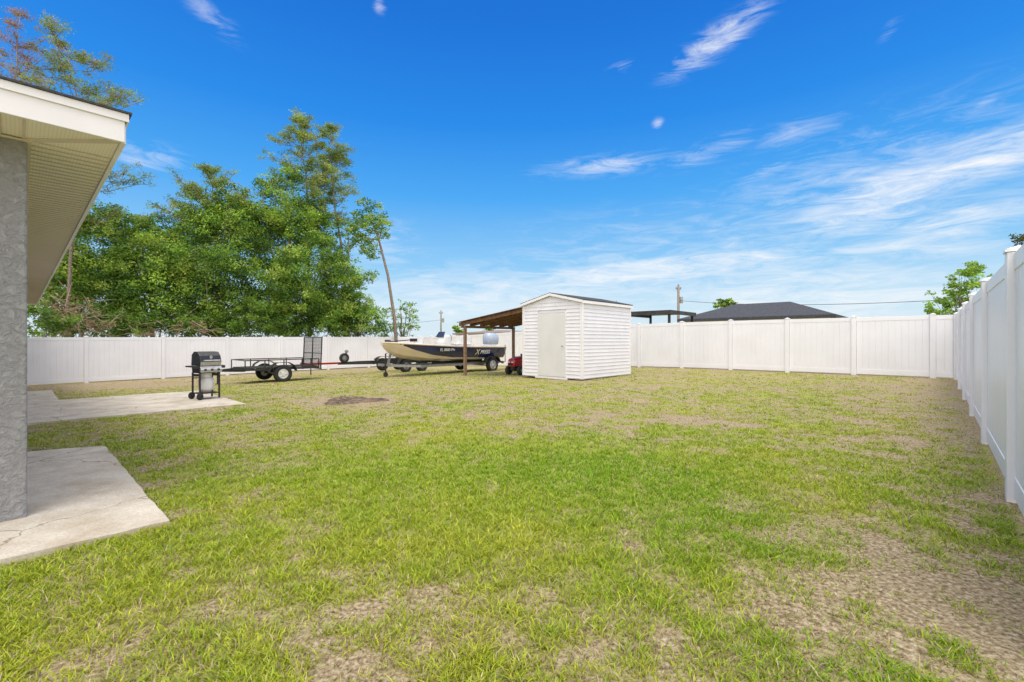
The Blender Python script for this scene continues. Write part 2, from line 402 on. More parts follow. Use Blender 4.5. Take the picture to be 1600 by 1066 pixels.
fence('vinyl_fence','white vinyl privacy fence across the back of the yard, behind the shed',(UB,VR),(UB,VL),[0,.49]+[.49+1.81*k for k in range(1,13)]+[VL-VR-1.25,VL-VR],1.80)
fence('vinyl_fence','long white vinyl privacy fence on the left below the tall trees, behind the trailers',(-5.48,VL),(UB-.13,VL),[2.44*k for k in range(0,9)]+[21.5,UB+5.48-.14],1.8)

# ---------------- house (left)
hz=tz(.05,4.4)
house=empty('stucco_house',W(.045,4.4,hz),RZ,'grey stucco house with white fascia and perforated cream soffit at the left edge','house')
HL=19.2; HW=9.0; ws=1.33-hz
mb=MB(); mb.box((-HW,0,-.15),(0,HL,ws-.004)); mb.build('wall',M['stucco'],house,bevel=.012)
ov=.44
mb=MB(); mb.box((-HW-ov+.02,-ov+.02,ws),(ov-.02,HL+ov-.02,ws+.015)); so=mb.build('soffit',M['soffit'],house)
mb=MB()
y=0.0
while y<HL:
    mb.box((.005,y,ws-.007),(ov-.022,y+.012,ws-.001)); y+=.102
x=-4.0
while x<0:
    mb.box((x,-ov+.022,ws-.007),(x+.012,-.004,ws-.001)); x+=.102
mb.bar((0.005,-.005,ws-.004),(ov-.03,-ov+.03,ws-.004),.05,.008)
mb.box((.002,.0,ws-.02),(.02,HL,ws-.008)); mb.box((-4,-.02,ws-.02),(.02,-.002,ws-.008))
mb.build('soffit_rib',M['soffitrib'],so)
mb=MB(); fh=.165
mb.box((-HW-ov,-ov-.01,ws-.012),(ov,-ov+.018,ws+fh)); mb.box((ov-.018,-ov+.02,ws-.012),(ov+.01,HL+ov,ws+fh))
mb.box((-HW-ov,HL+ov-.01,ws-.012),(ov-.02,HL+ov+.01,ws+fh))
fa_=mb.build('fascia',M['trimwhite'],house,bevel=.003)
mb=MB(); mb.box((-HW-ov,-ov-.022,ws+fh-.04),(ov+.02,-ov-.012,ws+fh+.01)); mb.box((ov+.012,-ov-.01,ws+fh-.04),(ov+.022,HL+ov,ws+fh+.01))
mb.build('drip_edge',M['trimwhite'],fa_)
mb=MB(); e=ov+.035; z0=ws+fh+.012; rise=(HW/2+e)*.333
A=[(-HW-e,-e,z0),(e,-e,z0),(e,HL+e,z0),(-HW-e,HL+e,z0)]; half=HW/2+e
R1=(-HW/2,-e+half,z0+rise+.03);R2=(-HW/2,HL+e-half,z0+rise+.03)
T=[(x,y,z+.012) for x,y,z in A]
mb.add(A+T+[R1,R2],[(0,3,2,1),(0,1,5,4),(1,2,6,5),(2,3,7,6),(3,0,4,7),(4,5,8),(5,6,9,8),(6,7,9),(7,4,8,9)])
mb.build('roof',M['shingle'],house)

# ---------------- shed
sz=tz(10.8,7.3)
shed=empty('storage_shed',W(10.8,7.3,sz),RZ,'white vinyl sided storage shed with pale door and low gable roof in mid yard','shed')
SL,SW,EH,RS=2.75,2.2,2.26,.25
def lap(mb,face,z0,z1,pitch=.105):
    n=int(round((z1-z0)/pitch)); p=(z1-z0)/n
    for i in range(n):
        a=z0+i*p;b=a+p
        face(mb,a,b)
def halfw(z): 
    return SW/2 if z<=EH else max(SW/2*(1-(z-EH)/RS),0)
def gable(x,sg,door=None):
    def f(mb,a,b):
        ha,hb=halfw(a),halfw(b); c=SW/2
        parts=[(c-ha,c+ha,c-hb,c+hb)]
        if door and a<door[2]-.03: parts=[(c-ha,door[0],c-hb,door[0]),(door[1],c+ha,door[1],c+hb)]
        for l0,r0,l1,r1 in parts:
            xo=x+sg*.020; xi=x+sg*.002
            mb.add([(xo,l0,a),(xo,r0,a),(x+sg*.013,r0,a+.03),(x+sg*.013,l0,a+.03),(xi+sg*.002,r1,b),(xi+sg*.002,l1,b),(xi,l0,a),(xi,r0,a)],
                   [(0,1,2,3),(3,2,4,5),(6,7,1,0)])
    return f
DR=(.54,1.60,1.98)
mb=MB()
mb.box((.01,.01,.03),(SL-.01,SW-.01,EH)); mb.add([(.01,.01,EH),(.01,SW-.01,EH),(.01,SW/2,EH+RS-.01),(SL-.01,.01,EH),(SL-.01,SW-.01,EH),(SL-.01,SW/2,EH+RS-.01)],[(0,2,1),(3,4,5),(0,3,5,2),(1,2,5,4)])
lap(mb,gable(0,-1,DR),.06,EH,); lap(mb,gable(0,-1),EH,EH+RS); lap(mb,gable(SL,1),.06,EH); lap(mb,gable(SL,1),EH,EH+RS)
def sidew(y,sg):
    def f(mb,a,b):
        mb.add([(.0,y+sg*.020,a),(SL,y+sg*.020,a),(SL,y+sg*.013,a+.03),(0,y+sg*.013,a+.03),(SL,y+sg*.003,b),(0,y+sg*.003,b),(0,y,a),(SL,y,a)],[(0,1,2,3),(3,2,4,5),(6,7,1,0)])
    return f
lap(mb,sidew(0,-1),.06,EH); lap(mb,sidew(SW,1),.06,EH)
mb.build('wall',M['siding'],shed)
for cx,cy in ((0,0),(0,SW),(SL,0),(SL,SW)):
    mb=MB(); sx_=-1 if cx==0 else 1; sy_=-1 if cy==0 else 1
    mb.box((min(cx+sx_*.026,cx-sx_*.06),min(cy+sy_*.026,cy-sy_*.06),.045),(max(cx+sx_*.026,cx-sx_*.06),max(cy+sy_*.026,cy-sy_*.06),EH-.02))
    mb.build('corner_trim',M['trimwhite'],shed,bevel=.004)
mb=MB(); mb.box((-.024,DR[0]+.022,.07),(.0,DR[1]-.022,DR[2]-.022)); dr=mb.build('door',M['door'],shed,bevel=.003)
mb=MB(); mb.box((-.028,DR[0],.06),(-.002,DR[0]+.020,DR[2])); mb.box((-.028,DR[1]-.020,.06),(-.002,DR[1],DR[2])); mb.box((-.028,DR[0]+.022,DR[2]-.020),(-.002,DR[1]-.022,DR[2]))
mb.build('door_frame',M['trimwhite'],dr)
mb=MB(); mb.box((-.03,DR[0]-.05,0.0),(-.019,DR[1]+.1,.055)); mb.build('threshold',M['trimwhite'],dr)
mb=MB(); mb.lathe([(0,-.075),(.022,-.072),(.026,-.055),(.012,-.045),(.012,-.02)],(0,DR[0]+.12,.98),'x',12); mb.build('door_knob',M['steel'],dr,smooth=True)
oh=.07
mb=MB()
for sg in (-1,1):
    ye=SW/2+sg*(SW/2+oh); ze=EH-RS*oh/(SW/2)
    xa,xb=-oh,SL+oh
    p=[(xa,SW/2,EH+RS+.03),(xb,SW/2,EH+RS+.03),(xb,ye,ze+.03),(xa,ye,ze+.03)]
    p2=[(x,y,z+.02) for x,y,z in p]
    mb.hexa(p+p2)
rf=mb.build('roof',M['shingle'],shed)
mb=MB()
for sg in (-1,1):
    ye=SW/2+sg*(SW/2+oh-.01); ze=EH-RS*oh/(SW/2)
    for xa in (-oh-.015,SL+oh):
        mb.hexa([(xa,SW/2,EH+RS-.045),(xa+.015,SW/2,EH+RS-.045),(xa+.015,ye,ze-.045),(xa,ye,ze-.045),(xa,SW/2,EH+RS+.03),(xa+.015,SW/2,EH+RS+.03),(xa+.015,ye,ze+.03),(xa,ye,ze+.03)])
    mb.box((-oh,ye-.012,ze-.06),(SL+oh,ye+.012,ze+.02))
mb.build('roof_trim',M['trimwhite'],rf)
for yy in (.1,1.05,2.0): mb=MB(); mb.box((.05,yy,-.12),(SL-.05,yy+.09,.03)); mb.build('skid',M['wood_brown'],shed)

# ---------------- lean-to
lt=empty('lean_to_carport',W(10.8,7.3+SW+.03,sz),RZ,'brown wooden lean-to carport on posts against the left wall of the shed','carport')
LW=2.86; HZ,LZ=2.12,1.76; LX=2.62
sl=lambda y: HZ+(LZ-HZ)*y/LW
mb=MB()
nn=34
for k in range(nn):
    a=-.12+(LX+.24)*k/nn;b=-.12+(LX+.24)*(k+1)/nn; m_=(a+b)/2
    for (p,q,za,zb) in ((a,m_,0,.02),(m_,b,.02,0)):
        mb.add([(p,.03,sl(.03)+.05+za),(q,.03,sl(.03)+.05+zb),(q,LW+.25,sl(LW+.25)+.05+zb),(p,LW+.25,sl(LW+.25)+.05+za)],[(0,1,2,3)])
mb.build('roof_sheet',M['rust_sheet'],lt)
for k in range(6):
    x=.02+k*(LX-.04)/5; mb=MB(); mb.bar((x,.03,sl(.03)-.03),(x,LW+.2,sl(LW+.2)-.03),.04,.11); mb.build('rafter',M['wood_brown'],lt)
for y_ in (.5,1.2,1.9,2.6):
    mb=MB(); mb.bar((-.1,y_,sl(y_)+.037),(LX+.1,y_,sl(y_)+.037),.07,.02); mb.build('purlin',M['wood_brown'],lt)
mb=MB(); mb.bar((-.1,LW-.03,sl(LW)-.13),(LX+.1,LW-.03,sl(LW)-.13),.05,.09); mb.build('beam',M['wood_post'],lt)
for x_,y_ in ((.03,LW-.1),(LX-.05,LW-.1)):
    g=tz(10.8+x_,9.53+y_)-sz
    mb=MB(); mb.box((x_-.045,y_-.045,g-.1),(x_+.045,y_+.045,sl(y_)-.1)); mb.build('post',M['wood_post'],lt,bevel=.004)

# ---------------- wheels
def wheel(parent,x,y,z,r,w,rimmat,rr=.55,sg=-1,name='wheel'):
    mb=MB(); h=w/2
    mb.lathe([(r*rr,-h*.75),(r*rr*1.08,-h*.95),(r*.8,-h),(r*.95,-h*.8),(r,-h*.5),(r,h*.5),(r*.95,h*.8),(r*.8,h),(r*rr*1.08,h*.95),(r*rr,h*.75)],(0,0,0),'y',28)
    o=mb.build(name,M['rubber'],parent,smooth=True,loc=(x,y,z))
    mb=MB(); q=sg*h
    mb.lathe([(r*rr,q*.8),(r*rr*.9,q*.85),(r*rr*.8,q*.45),(r*.3,q*.5),(r*.24,q*.75),(r*.1,q*.85),(0,q*.85)],(0,0,0),'y',20)
    for k in range(5):
        a=2*math.pi*k/5; mb.bar((math.cos(a)*r*.15,q*.72,math.sin(a)*r*.15),(math.cos(a)*r*rr*.95,q*.72,math.sin(a)*r*rr*.95),r*.16,abs(q)*.18)
    mb.build('rim',rimmat,o); return o

# ---------------- utility trailer
uz=tz(6.7,17.6)
ut=empty('utility_trailer',W(6.35,17.75,uz),RZ,'black open utility trailer with upright mesh ramp gate, standing by the left fence','trailer')
mb=MB()
x0,x1=-1.15,1.35; y0,y1=-.72,.72; zb=.48; zt=.80
for y in (y0,y1):
    mb.bar((x0,y,zb),(x1,y,zb),.045,.07); mb.bar((x0,y,zt),(x1,y,zt),.035,.035)
    for x in (x0,x0+.62,x0+1.25,x0+1.88,x1): mb.bar((x,y,zb),(x,y,zt),.03,.03)
mb.bar((x0,y0,zt),(x0,y1,zt),.035,.035)
for x in (x0,x1): mb.bar((x,y0,zb),(x,y1,zb),.05,.07)
for k in range(1,5): mb.bar((x0+k*.48,y0,zb-.02),(x0+k*.48,y1,zb-.02),.04,.05)
mb.bar((0,y0-.12,.30),(0,y1+.12,.30),.06,.06)
mb.build('frame',M['black'],ut)
mb=MB()
for k in range(9):
    yy=y0+.05+k*(y1-y0-.1)/9; mb.box((x0+.03,yy,zb+.042),(x1-.03,yy+.157,zb+.06))
mb.build('deck',M['blackmetal'],ut)
mb=MB(); mb.bar((x0,y0,zb-.02),(x0-.65,0,zb-.02),.05,.07); mb.bar((x0,y1,zb-.02),(x0-.65,0,zb-.02),.05,.07); mb.bar((x0-.5,0,zb-.02),(x0-.8,0,zb),.06,.07)
mb.build('tongue',M['black'],ut)
mb=MB(); mb.tube([(x0-.6,.08,.02),(x0-.6,.08,.72)],.022); mb.box((x0-.66,.02,0),(x0-.54,.14,.02)); mb.build('jack',M['blackmetal'],ut)
for sg in (-1,1):
    yy=sg*(.72+.15); wheel(ut,0,yy,.31,.31,.18,M['whitegel'],.55,sg)
    mb=MB(); pr=[(-.46,.40),(-.36,.60),(-.2,.70),(.2,.70),(.36,.60),(.46,.40)]
    for (a,b),(c,d) in zip(pr[:-1],pr[1:]):
        mb.hexa([(a,yy-.12,b),(c,yy-.12,d),(c,yy+.12,d),(a,yy+.12,b),(a,yy-.12,b+.012),(c,yy-.12,d+.012),(c,yy+.12,d+.012),(a,yy+.12,b+.012)])
    mb.build('fender',M['black'],ut)
mb=MB(); gz0,gz1=.42,1.60; gx=x1+.05; gy0,gy1=-.78,.78
for y in (gy0,gy1,0): mb.bar((gx,y,gz0),(gx+.05,y,gz1),.035,.035)
for z in (gz0,gz1,1.0): mb.bar((gx+.02+.03*(z-gz0),gy0,z),(gx+.02+.03*(z-gz0),gy1,z),.035,.035)
gt=mb.build('ramp_gate',M['black'],ut)
mb=MB()
for k in range(1,30): y=gy0+k*(gy1-gy0)/30; mb.bar((gx+.01,y,gz0),(gx+.05,y,gz1),.008,.008)
for k in range(1,22): z=gz0+k*(gz1-gz0)/22; mb.bar((gx+.02,gy0,z),(gx+.02,gy1,z),.008,.008)
mb.build('gate_mesh',M['blackmetal'],gt)
mb=MB(); mb.box((x1+.0,y0-.02,.62),(x1+.03,y0+.08,.70)); mb.build('tail_light',M['red'],ut)

# ---------------- empty boat trailer
ez=tz(12,18.6)
et=empty('boat_trailer',W(12.6,18.9,ez),RZ,'low empty boat trailer with red tongue and spare wheel, behind the boat','trailer')
mb=MB()
for y in (-.75,.75): mb.bar((-2.0,y*.8,.48),(1.6,y,.48),.05,.10); mb.bar((-2.0,y*.8,.48),(-3.2,0,.48),.05,.10)
for x in (-1.9,-.8,.4,1.5): mb.bar((x,-.75,.46),(x,.75,.46),.05,.07)
for x in (-.45,.45): mb.bar((x,-.9,.32),(x,.9,.32),.05,.05)
mb.build('frame',M['blackmetal'],et)
mb=MB(); mb.bar((-3.0,0,.50),(-4.6,0,.50),.06,.08); mb.bar((-4.6,0,.52),(-4.8,0,.54),.08,.08); mb.build('tongue',M['red'],et)
mb=MB(); mb.tube([(-4.35,.07,.05),(-4.35,.07,.75)],.022); mb.build('jack',M['blackmetal'],et)
for s in (-1,1):
    mb=MB(); mb.bar((-1.2,s*.45,.60),(1.6,s*.45,.58),.08,.06); mb.build('bunk',M['blackmetal'],et)
mb=MB(); mb.bar((-3.0,0,.5),(-2.8,0,1.05),.06,.08); mb.lathe([(0,-.06),(.06,-.06),(.06,.06),(0,.06)],(-2.82,0,1.0),'y',14); mb.build('winch_post',M['galv'],et)
for x in (-.45,.45):
    for sg in (-1,1): wheel(et,x,sg*.98,.31,.31,.19,M['galv'],.52,sg)
for sg in (-1,1):
    mb=MB(); pr=[(-.86,.42),(-.76,.62),(-.6,.69),(.6,.69),(.76,.62),(.86,.42)]; yy=sg*.98
    for (a,b),(c,d) in zip(pr[:-1],pr[1:]):
        mb.hexa([(a,yy-.13,b),(c,yy-.13,d),(c,yy+.13,d),(a,yy+.13,b),(a,yy-.13,b+.012),(c,yy-.13,d+.012),(c,yy+.13,d+.012),(a,yy+.13,b+.012)])
    mb.build('fender',M['blackmetal'],et)
    mb=MB(); mb.tube([(1.5,sg*.85,.45),(1.5,sg*1.1,.5),(1.5,sg*1.1,1.4)],.022); mb.build('guide_pole',M['galv'],et)
wheel(et,-3.0,-.14,.72,.21,.15,M['galv'],.5,-1,'spare_wheel')

# ---------------- boat on trailer
bz=tz(12.4,14.8); BU=12.0
bt=empty('boat_trailer',W(BU,14.85,bz),RZ,'galvanised single axle boat trailer carrying the navy and cream boat','trailer')
mb=MB()
for y in (-.55,.55): mb.bar((-1.6,y,.36),(2.6,y,.36),.05,.09); mb.bar((-1.6,y,.36),(-2.6,0,.40),.05,.09)
mb.bar((-2.4,0,.41),(-3.1,0,.45),.07,.09)
for x in (-1.5,-.2,1.2,2.5): mb.bar((x,-.55,.34),(x,.55,.34),.05,.06)
mb.bar((1.7,-.95,.28),(1.7,.95,.28),.05,.05)
mb.build('frame',M['galv'],bt)
for s in (-1,1):
    mb=MB(); mb.bar((-1.0,s*.45,.45),(2.5,s*.45,.45),.09,.05); mb.build('bunk',M['rubber'],bt)
mb=MB(); mb.bar((-2.7,0,.42),(-2.55,0,1.0),.05,.08); mb.box((-2.62,-.06,.92),(-2.42,.06,1.04)); mb.build('winch_post',M['galv'],bt)
mb=MB(); mb.tube([(-2.85,-.09,.03),(-2.85,-.09,.85)],.028); mb.lathe([(0,-.02),(.09,-.02),(.09,.02),(0,.02)],(-2.85,-.09,.09),'y',14); mb.tube([(-2.85,-.09,.85),(-2.85,-.2,.87)],.012); mb.build('jack',M['blackmetal'],bt)
for sg in (-1,1):
    wheel(bt,1.7,sg*1.02,.31,.31,.19,M['steel'],.6,sg)
    mb=MB(); pr=[(-.42,.42),(-.33,.58),(-.17,.66),(.17,.66),(.33,.58),(.42,.42)]; yy=sg*1.02
    for (a,b),(c,d) in zip(pr[:-1],pr[1:]):
        mb.hexa([(1.7+a,yy-.13,b),(1.7+c,yy-.13,d),(1.7+c,yy+.13,d),(1.7+a,yy+.13,b),(1.7+a,yy-.13,b+.012),(1.7+c,yy-.13,d+.012),(1.7+c,yy+.13,d+.012),(1.7+a,yy+.13,b+.012)])
    mb.build('fender',M['blackmetal'],bt)
    mb=MB(); mb.tube([(2.3,sg*.6,.36),(2.3,sg*1.22,.42),(2.3,sg*1.22,1.15)],.022); mb.build('guide_pole',M['galv'],bt)
    mb=MB(); mb.box((2.6,sg*.75-.08,.33),(2.63,sg*.75+.08,.43)); mb.build('tail_light',M['red'],bt)
boat=empty('motor_boat',W(BU,14.85,bz),RZ,'navy and cream fishing boat with outboard motor, resting on its trailer','boat')
T=[0,.15,.45,.9,1.6,2.6,3.8,4.8,5.5]
gw=[.10,.36,.62,.82,.98,1.06,1.09,1.09,1.07]; gzz=[1.25,1.245,1.22,1.19,1.15,1.10,1.07,1.06,1.05]
cw=[.02,.10,.28,.50,.72,.84,.88,.88,.87]; cz=[1.15,1.02,.85,.74,.66,.61,.59,.59,.59]
kz=[1.13,.97,.77,.64,.55,.51,.50,.50,.50]
XB=-2.95
def ip(arr,t): return float(np.interp(t,T,arr))
st_=np.linspace(0,5.5,36)
mb=MB(); rg=[]
for t in st_:
    x=XB+t; g,gz_,c,cz_,k=ip(gw,t),ip(gzz,t),ip(cw,t),ip(cz,t),ip(kz,t)
    mw=(g+c)/2+.03; mz=(gz_+cz_)/2
    rg.append([(x,-g,gz_),(x,-mw,mz),(x,-c,cz_),(x,0,k),(x,c,cz_),(x,mw,mz),(x,g,gz_),(x,g-.07,gz_-.01),(x,g-.09,gz_-.12),(x,0,gz_-.12),(x,-g+.09,gz_-.12) if g>.12 else (x,0,gz_-.1),(x,-g+.07 if g>.12 else 0,gz_-.01)])
mb.rings(rg)
hull=mb.build('hull',M['cream'],boat)
def side_pt(t,f,off,sg):
    g,gz_,c,cz_=ip(gw,t),ip(gzz,t),ip(cw,t),ip(cz,t); mw=(g+c)/2+.03; mz=(gz_+cz_)/2
    if f>=.5: w_=mw+(g-mw)*(f-.5)*2; z=mz+(gz_-mz)*(f-.5)*2
    else: w_=c+(mw-c)*f*2; z=cz_+(mz-cz_)*f*2
    return (XB+t,sg*(w_+off),z)
def band(name,tr,lo,hi,mt,off,par):
    for sg in (-1,1):
        mb=MB()
        for a,b in zip(tr[:-1],tr[1:]):
            la,ha,lb,hb=lo(a),hi(a),lo(b),hi(b); K=4
            for k in range(K):
                f=lambda l,h,q:l+(h-l)*q/K
                q=[side_pt(a,f(la,ha,k),off,sg),side_pt(b,f(lb,hb,k),off,sg),side_pt(b,f(lb,hb,k+1),off,sg),side_pt(a,f(la,ha,k+1),off,sg)]
                mb.add(q,[(0,1,2,3) if sg<0 else (3,2,1,0)])
        mb.build(name,mt,par)
LO=lambda t:np.interp(t,[.40,.9,1.7,2.6,4,5.5],[.90,.56,.26,.13,.08,.05])
band('side_panel',np.linspace(.40,5.48,36),LO,lambda t:.95,M['navy'],.006,hull)
for sg in (-1,1):
    mb=MB(); mb.tube([(XB+t,sg*(ip(gw,t)-.01),ip(gzz,t)+.005) for t in st_],.028,6); mb.build('gunwale',M['cream'],hull)
mb=MB(); mb.add([(XB+t,sg*max(ip(gw,t)-.1,0.01),ip(gzz,t)-.1) for t in st_[2:] for sg in (-1,1)],[(2*i,2*i+1,2*i+3,2*i+2)[::-1] for i in range(len(st_)-3)]); mb.build('deck',M['deck'],boat)
def text(s,name,size,mt,parent,loc,rot,shear=0,ext=.002):
    cu=bpy.data.curves.new(name,'FONT'); cu.body=s; cu.size=size; cu.extrude=ext; cu.shear=shear; cu.align_x='CENTER'; cu.align_y='CENTER'; cu.offset=.003*size/.2
    t=bpy.data.objects.new(name,cu); col.objects.link(t)
    dg=bpy.context.evaluated_depsgraph_get(); me=bpy.data.meshes.new_from_object(t.evaluated_get(dg)); bpy.data.objects.remove(t)
    me.materials.clear(); me.materials.append(mt)
    o=bpy.data.objects.new(name,me); col.objects.link(o); o.parent=parent; o.location=loc; o.rotation_euler=rot; return o
for s,t,f,sz_,mt in (('FL 8880 PH',2.25,.70,.15,M['letter']),('PRESS',4.20,.56,.21,M['letter'])):
    p=side_pt(t,f,.035,-1); text(s,'registration_number' if s[0]=='F' else 'lettering',sz_,mt,hull,p,(math.radians(99),0,math.radians(-2 if s[0]=='F' else -.5)),.25 if s[0]=='P' else 0)
p=side_pt(3.76,.56,.035,-1); text('X','lettering',.30,M['gold'],hull,p,(math.radians(99),0,math.radians(-1)),.3)
mb=MB(); mb.sel([(.10,.25,1.0,.30,.30),(.10,.25,1.25,.28,.28),(.14,.25,1.50,.22,.26),(.18,.25,1.57,.16,.22)]); cs=mb.build('console',M['whitegel'],boat,bevel=.01)
mb=MB(); mb.hexa([(-.12,.0,1.48),(-.10,.0,1.48),(-.10,.5,1.48),(-.12,.5,1.48),(.02,.05,1.70),(.04,.05,1.70),(.04,.45,1.70),(.02,.45,1.70)]); mb.build('windscreen',M['glass'],cs)
mb=MB(); mb.lathe([(.15,-.012),(.165,0),(.15,.012),(.135,0),(.15,-.012)],(.42,.25,1.42),'x',18); mb.build('steering_wheel',M['black'],cs)
for x,y in ((.85,.3),(.85,-.3),(-1.4,0)):
    mb=MB(); mb.sel([(x,y,1.0,.06,.06),(x,y,1.12,.06,.06),(x,y,1.13,.20,.20),(x,y,1.21,.21,.21),(x,y,1.23,.17,.17)]); mb.box((x+.14,y-.18,1.22),(x+.2,y+.18,1.46)); mb.build('seat',M['whitegel'],boat,bevel=.01)
mx0=XB+5.42
mb=MB(); mb.sel([(mx0+.14,0,1.12,.24,.21),(mx0+.16,0,1.20,.36,.28),(mx0+.16,0,1.46,.38,.29),(mx0+.13,0,1.62,.32,.25),(mx0+.10,0,1.68,.19,.15)],p=2.8); mo=mb.build('outboard_motor',M['cowl'],boat,smooth=True)
mb=MB(); mb.sel([(mx0+.30,0,.42,.06,.03),(mx0+.28,0,.6,.10,.05),(mx0+.26,0,1.11,.13,.10)],p=2.5); mb.box((mx0+.12,-.012,.34),(mx0+.42,.012,.5)); mb.lathe([(0,-.18),(.05,-.12),(.06,.05),(.03,.16)],(mx0+.34,0,.47),'x',12); mb.box((mx0+.09,-.14,.75),(mx0+.19,.14,1.1)); mb.build('motor_leg',M['blackmetal'],mo)
mb=MB()
for k in range(3):
    a=k*2.094; mb.hexa([(mx0+.46+dx_,  math.cos(a)*r_-math.sin(a)*w_, .47+math.sin(a)*r_+math.cos(a)*w_) for dx_ in (0,.008) for r_,w_ in ((.04,-.02),(.15,-.06),(.15,.05),(.04,.02))])
mb.build('propeller',M['steel'],mo)
mb=MB(); mb.tube([(XB+.2,-.15,1.29),(XB+1.1,-.3,1.36)],.02); mb.lathe([(0,-.12),(.05,-.1),(.05,.1),(0,.12)],(XB+.15,-.15,1.31),'x',12); mb.box((XB+1.05,-.36,1.29),(XB+1.3,-.24,1.41)); mb.build('trolling_motor',M['black'],boat)
for s in (-1,1):
    mb=MB(); a,b=sorted((s*.5,s*.95)); mb.box((XB+4.5,a,1.0),(XB+5.0,b,1.16)); mb.build('stern_box',M['whitegel'],boat,bevel=.02)

# ---------------- riding mower
mp=(12.2,10.72); mz0=tz(*mp)
mw_=empty('riding_mower',W(*mp,mz0),RZ,'red riding lawn mower parked under the lean-to beside the shed','lawn mower'); mw_.scale=(.8,.8,.84)
mb=MB(); R=[]
for x,w_,zt_ in ((-.85,.17,.55),(-.80,.21,.66),(-.5,.23,.74),(-.1,.24,.78)):
    R.append([(x,-w_,.36),(x,-w_,zt_-.08),(x,-w_+.07,zt_),(x,w_-.07,zt_),(x,w_,zt_-.08),(x,w_,.36)])
mb.rings(R); hd=mb.build('hood',M['red'],mw_,bevel=.01)
mb=MB(); mb.box((-.868,-.13,.40),(-.855,.13,.50)); mb.build('grille',M['black'],hd)
for s in (-1,1):
    mb=MB(); mb.box((-.866,s*.1-.05,.515),(-.853,s*.1+.05,.555)); mb.build('headlight',M['letter'],hd)
mb=MB(); mb.box((-.1,-.36,.30),(.30,.36,.36)); mb.box((.25,-.40,.40),(.85,.40,.56)); mb.box((.25,-.2,.36),(.8,.2,.42)); mb.build('fender',M['red'],mw_,bevel=.02)
mb=MB(); mb.sel([(.48,0,.56,.2,.2),(.48,0,.64,.22,.22)]); mb.hexa([(.6,-.2,.62),(.68,-.2,.62),(.68,.2,.62),(.6,.2,.62),(.7,-.18,.98),(.76,-.18,.98),(.76,.18,.98),(.7,.18,.98)]); mb.build('seat',M['black'],mw_,bevel=.02)
mb=MB(); mb.box((-.08,-.12,.7),(.02,.12,.86)); mb.tube([(0,0,.8),(.12,0,.93)],.02); mb.tube([(.12+.06*math.cos(a)*.6,.17*math.sin(a),.94+.17*math.cos(a)*.5) for a in [i*math.pi/8 for i in range(17)]],.013,6); mb.build('steering_wheel',M['black'],mw_)
mb=MB(); mb.sel([(.0,0,.12,.30,.48),(.0,0,.22,.30,.48),(.0,0,.26,.25,.42)]); mb.build('mower_deck',M['black'],mw_)
mb=MB(); mb.box((-.75,-.12,.22),(.75,.12,.36)); mb.bar((-.6,-.3,.2),(-.6,.3,.2),.05,.05); mb.build('chassis',M['blackmetal'],mw_)
for s in (-1,1):
    wheel(mw_,-.6,s*.34,.19,.19,.15,M['galv'],.45,s); wheel(mw_,.55,s*.36,.25,.25,.2,M['galv'],.45,s)

# ---------------- grill
gtop=tz(1.5,9.8)+.03; Yg=-gtop*F/90
gp=Vector(((322-800)/F*Yg,Yg,gtop))
gl=empty('gas_grill',gp,math.radians(58),'black gas grill with side shelves standing on the patio','grill')
gl.scale=(.84,.9,.97)
def extr(mb,prof,x0,x1):
    n=len(prof); mb.add([(x0,y,z) for y,z in prof]+[(x1,y,z) for y,z in prof],[tuple(range(n)),tuple(range(n,2*n))[::-1]]+[(i,(i+1)%n+0,(i+1)%n+n,i+n)[::-1] for i in range(n)])
mb=MB(); prof=[(-.22,.72),(-.24,.80),(-.20,.93),(-.10,1.01),(.08,1.02),(.19,.95),(.21,.72)]
extr(mb,prof,-.24,.24); hood=mb.build('hood',M['black'],gl,bevel=.012)
mb=MB(); extr(mb,[(-.226,.722),(-.246,.80),(-.238,.802),(-.216,.722)],-.235,.235); mb.build('lid_trim',M['steel'],hood)
mb=MB(); mb.tube([(-.18,-.24,.82),(-.18,-.29,.83),(.18,-.29,.83),(.18,-.24,.82)],.014); mb.build('handle',M['steel'],hood)
mb=MB(); mb.lathe([(0,-.012),(.035,-.012),(.035,0)],(0,-.225,.90),'y',14); mb.build('thermometer',M['steel'],hood)
mb=MB(); extr(mb,[(-.21,.71),(.20,.71),(.17,.56),(-.18,.56)],-.23,.23); mb.build('firebox',M['blackmetal'],gl)
mb=MB(); extr(mb,[(-.27,.64),(-.22,.71),(-.215,.60),(-.26,.58)],-.24,.24); cp=mb.build('control_panel',M['steel'],gl)
for x in (-.15,0,.15): mb=MB(); mb.lathe([(0,-.31),(.022,-.31),(.026,-.265),(.026,-.25)],(x,0,.635),'y',12); mb.build('knob',M['black'],cp)
for s in (-1,1):
    mb=MB(); a,b=sorted((s*.245,s*(.38 if s<0 else .34))); mb.box((a,-.20,.69),(b,.18,.72)); mb.box((a,-.215,.66),(b,-.202,.72)); mb.build('side_shelf',M['blackmetal'],gl,bevel=.006)
for x in (-.22,.22):
    for y in (-.17,.17):
        mb=MB(); mb.box((x-.016,y-.016,.02 if x>0 else .05),(x+.016,y+.016,.57)); mb.build('leg',M['black'],gl)
mb=MB(); mb.box((-.22,-.18,.12),(.22,.18,.14)); mb.bar((-.22,.17,.45),(.22,.17,.45),.02,.02); mb.bar((-.22,-.17,.52),(-.22,.17,.52),.02,.05); mb.bar((.22,-.17,.52),(.22,.17,.52),.02,.05);mb.build('lower_shelf',M['blackmetal'],gl)
for y in (-.20,.20):
    mb=MB(); mb.lathe([(0,-.02),(.06,-.02),(.075,-.01),(.075,.01),(.06,.02),(0,.02)],(-.23,y,.075),'y',18); mb.build('wheel',M['rubber'],gl,smooth=True)
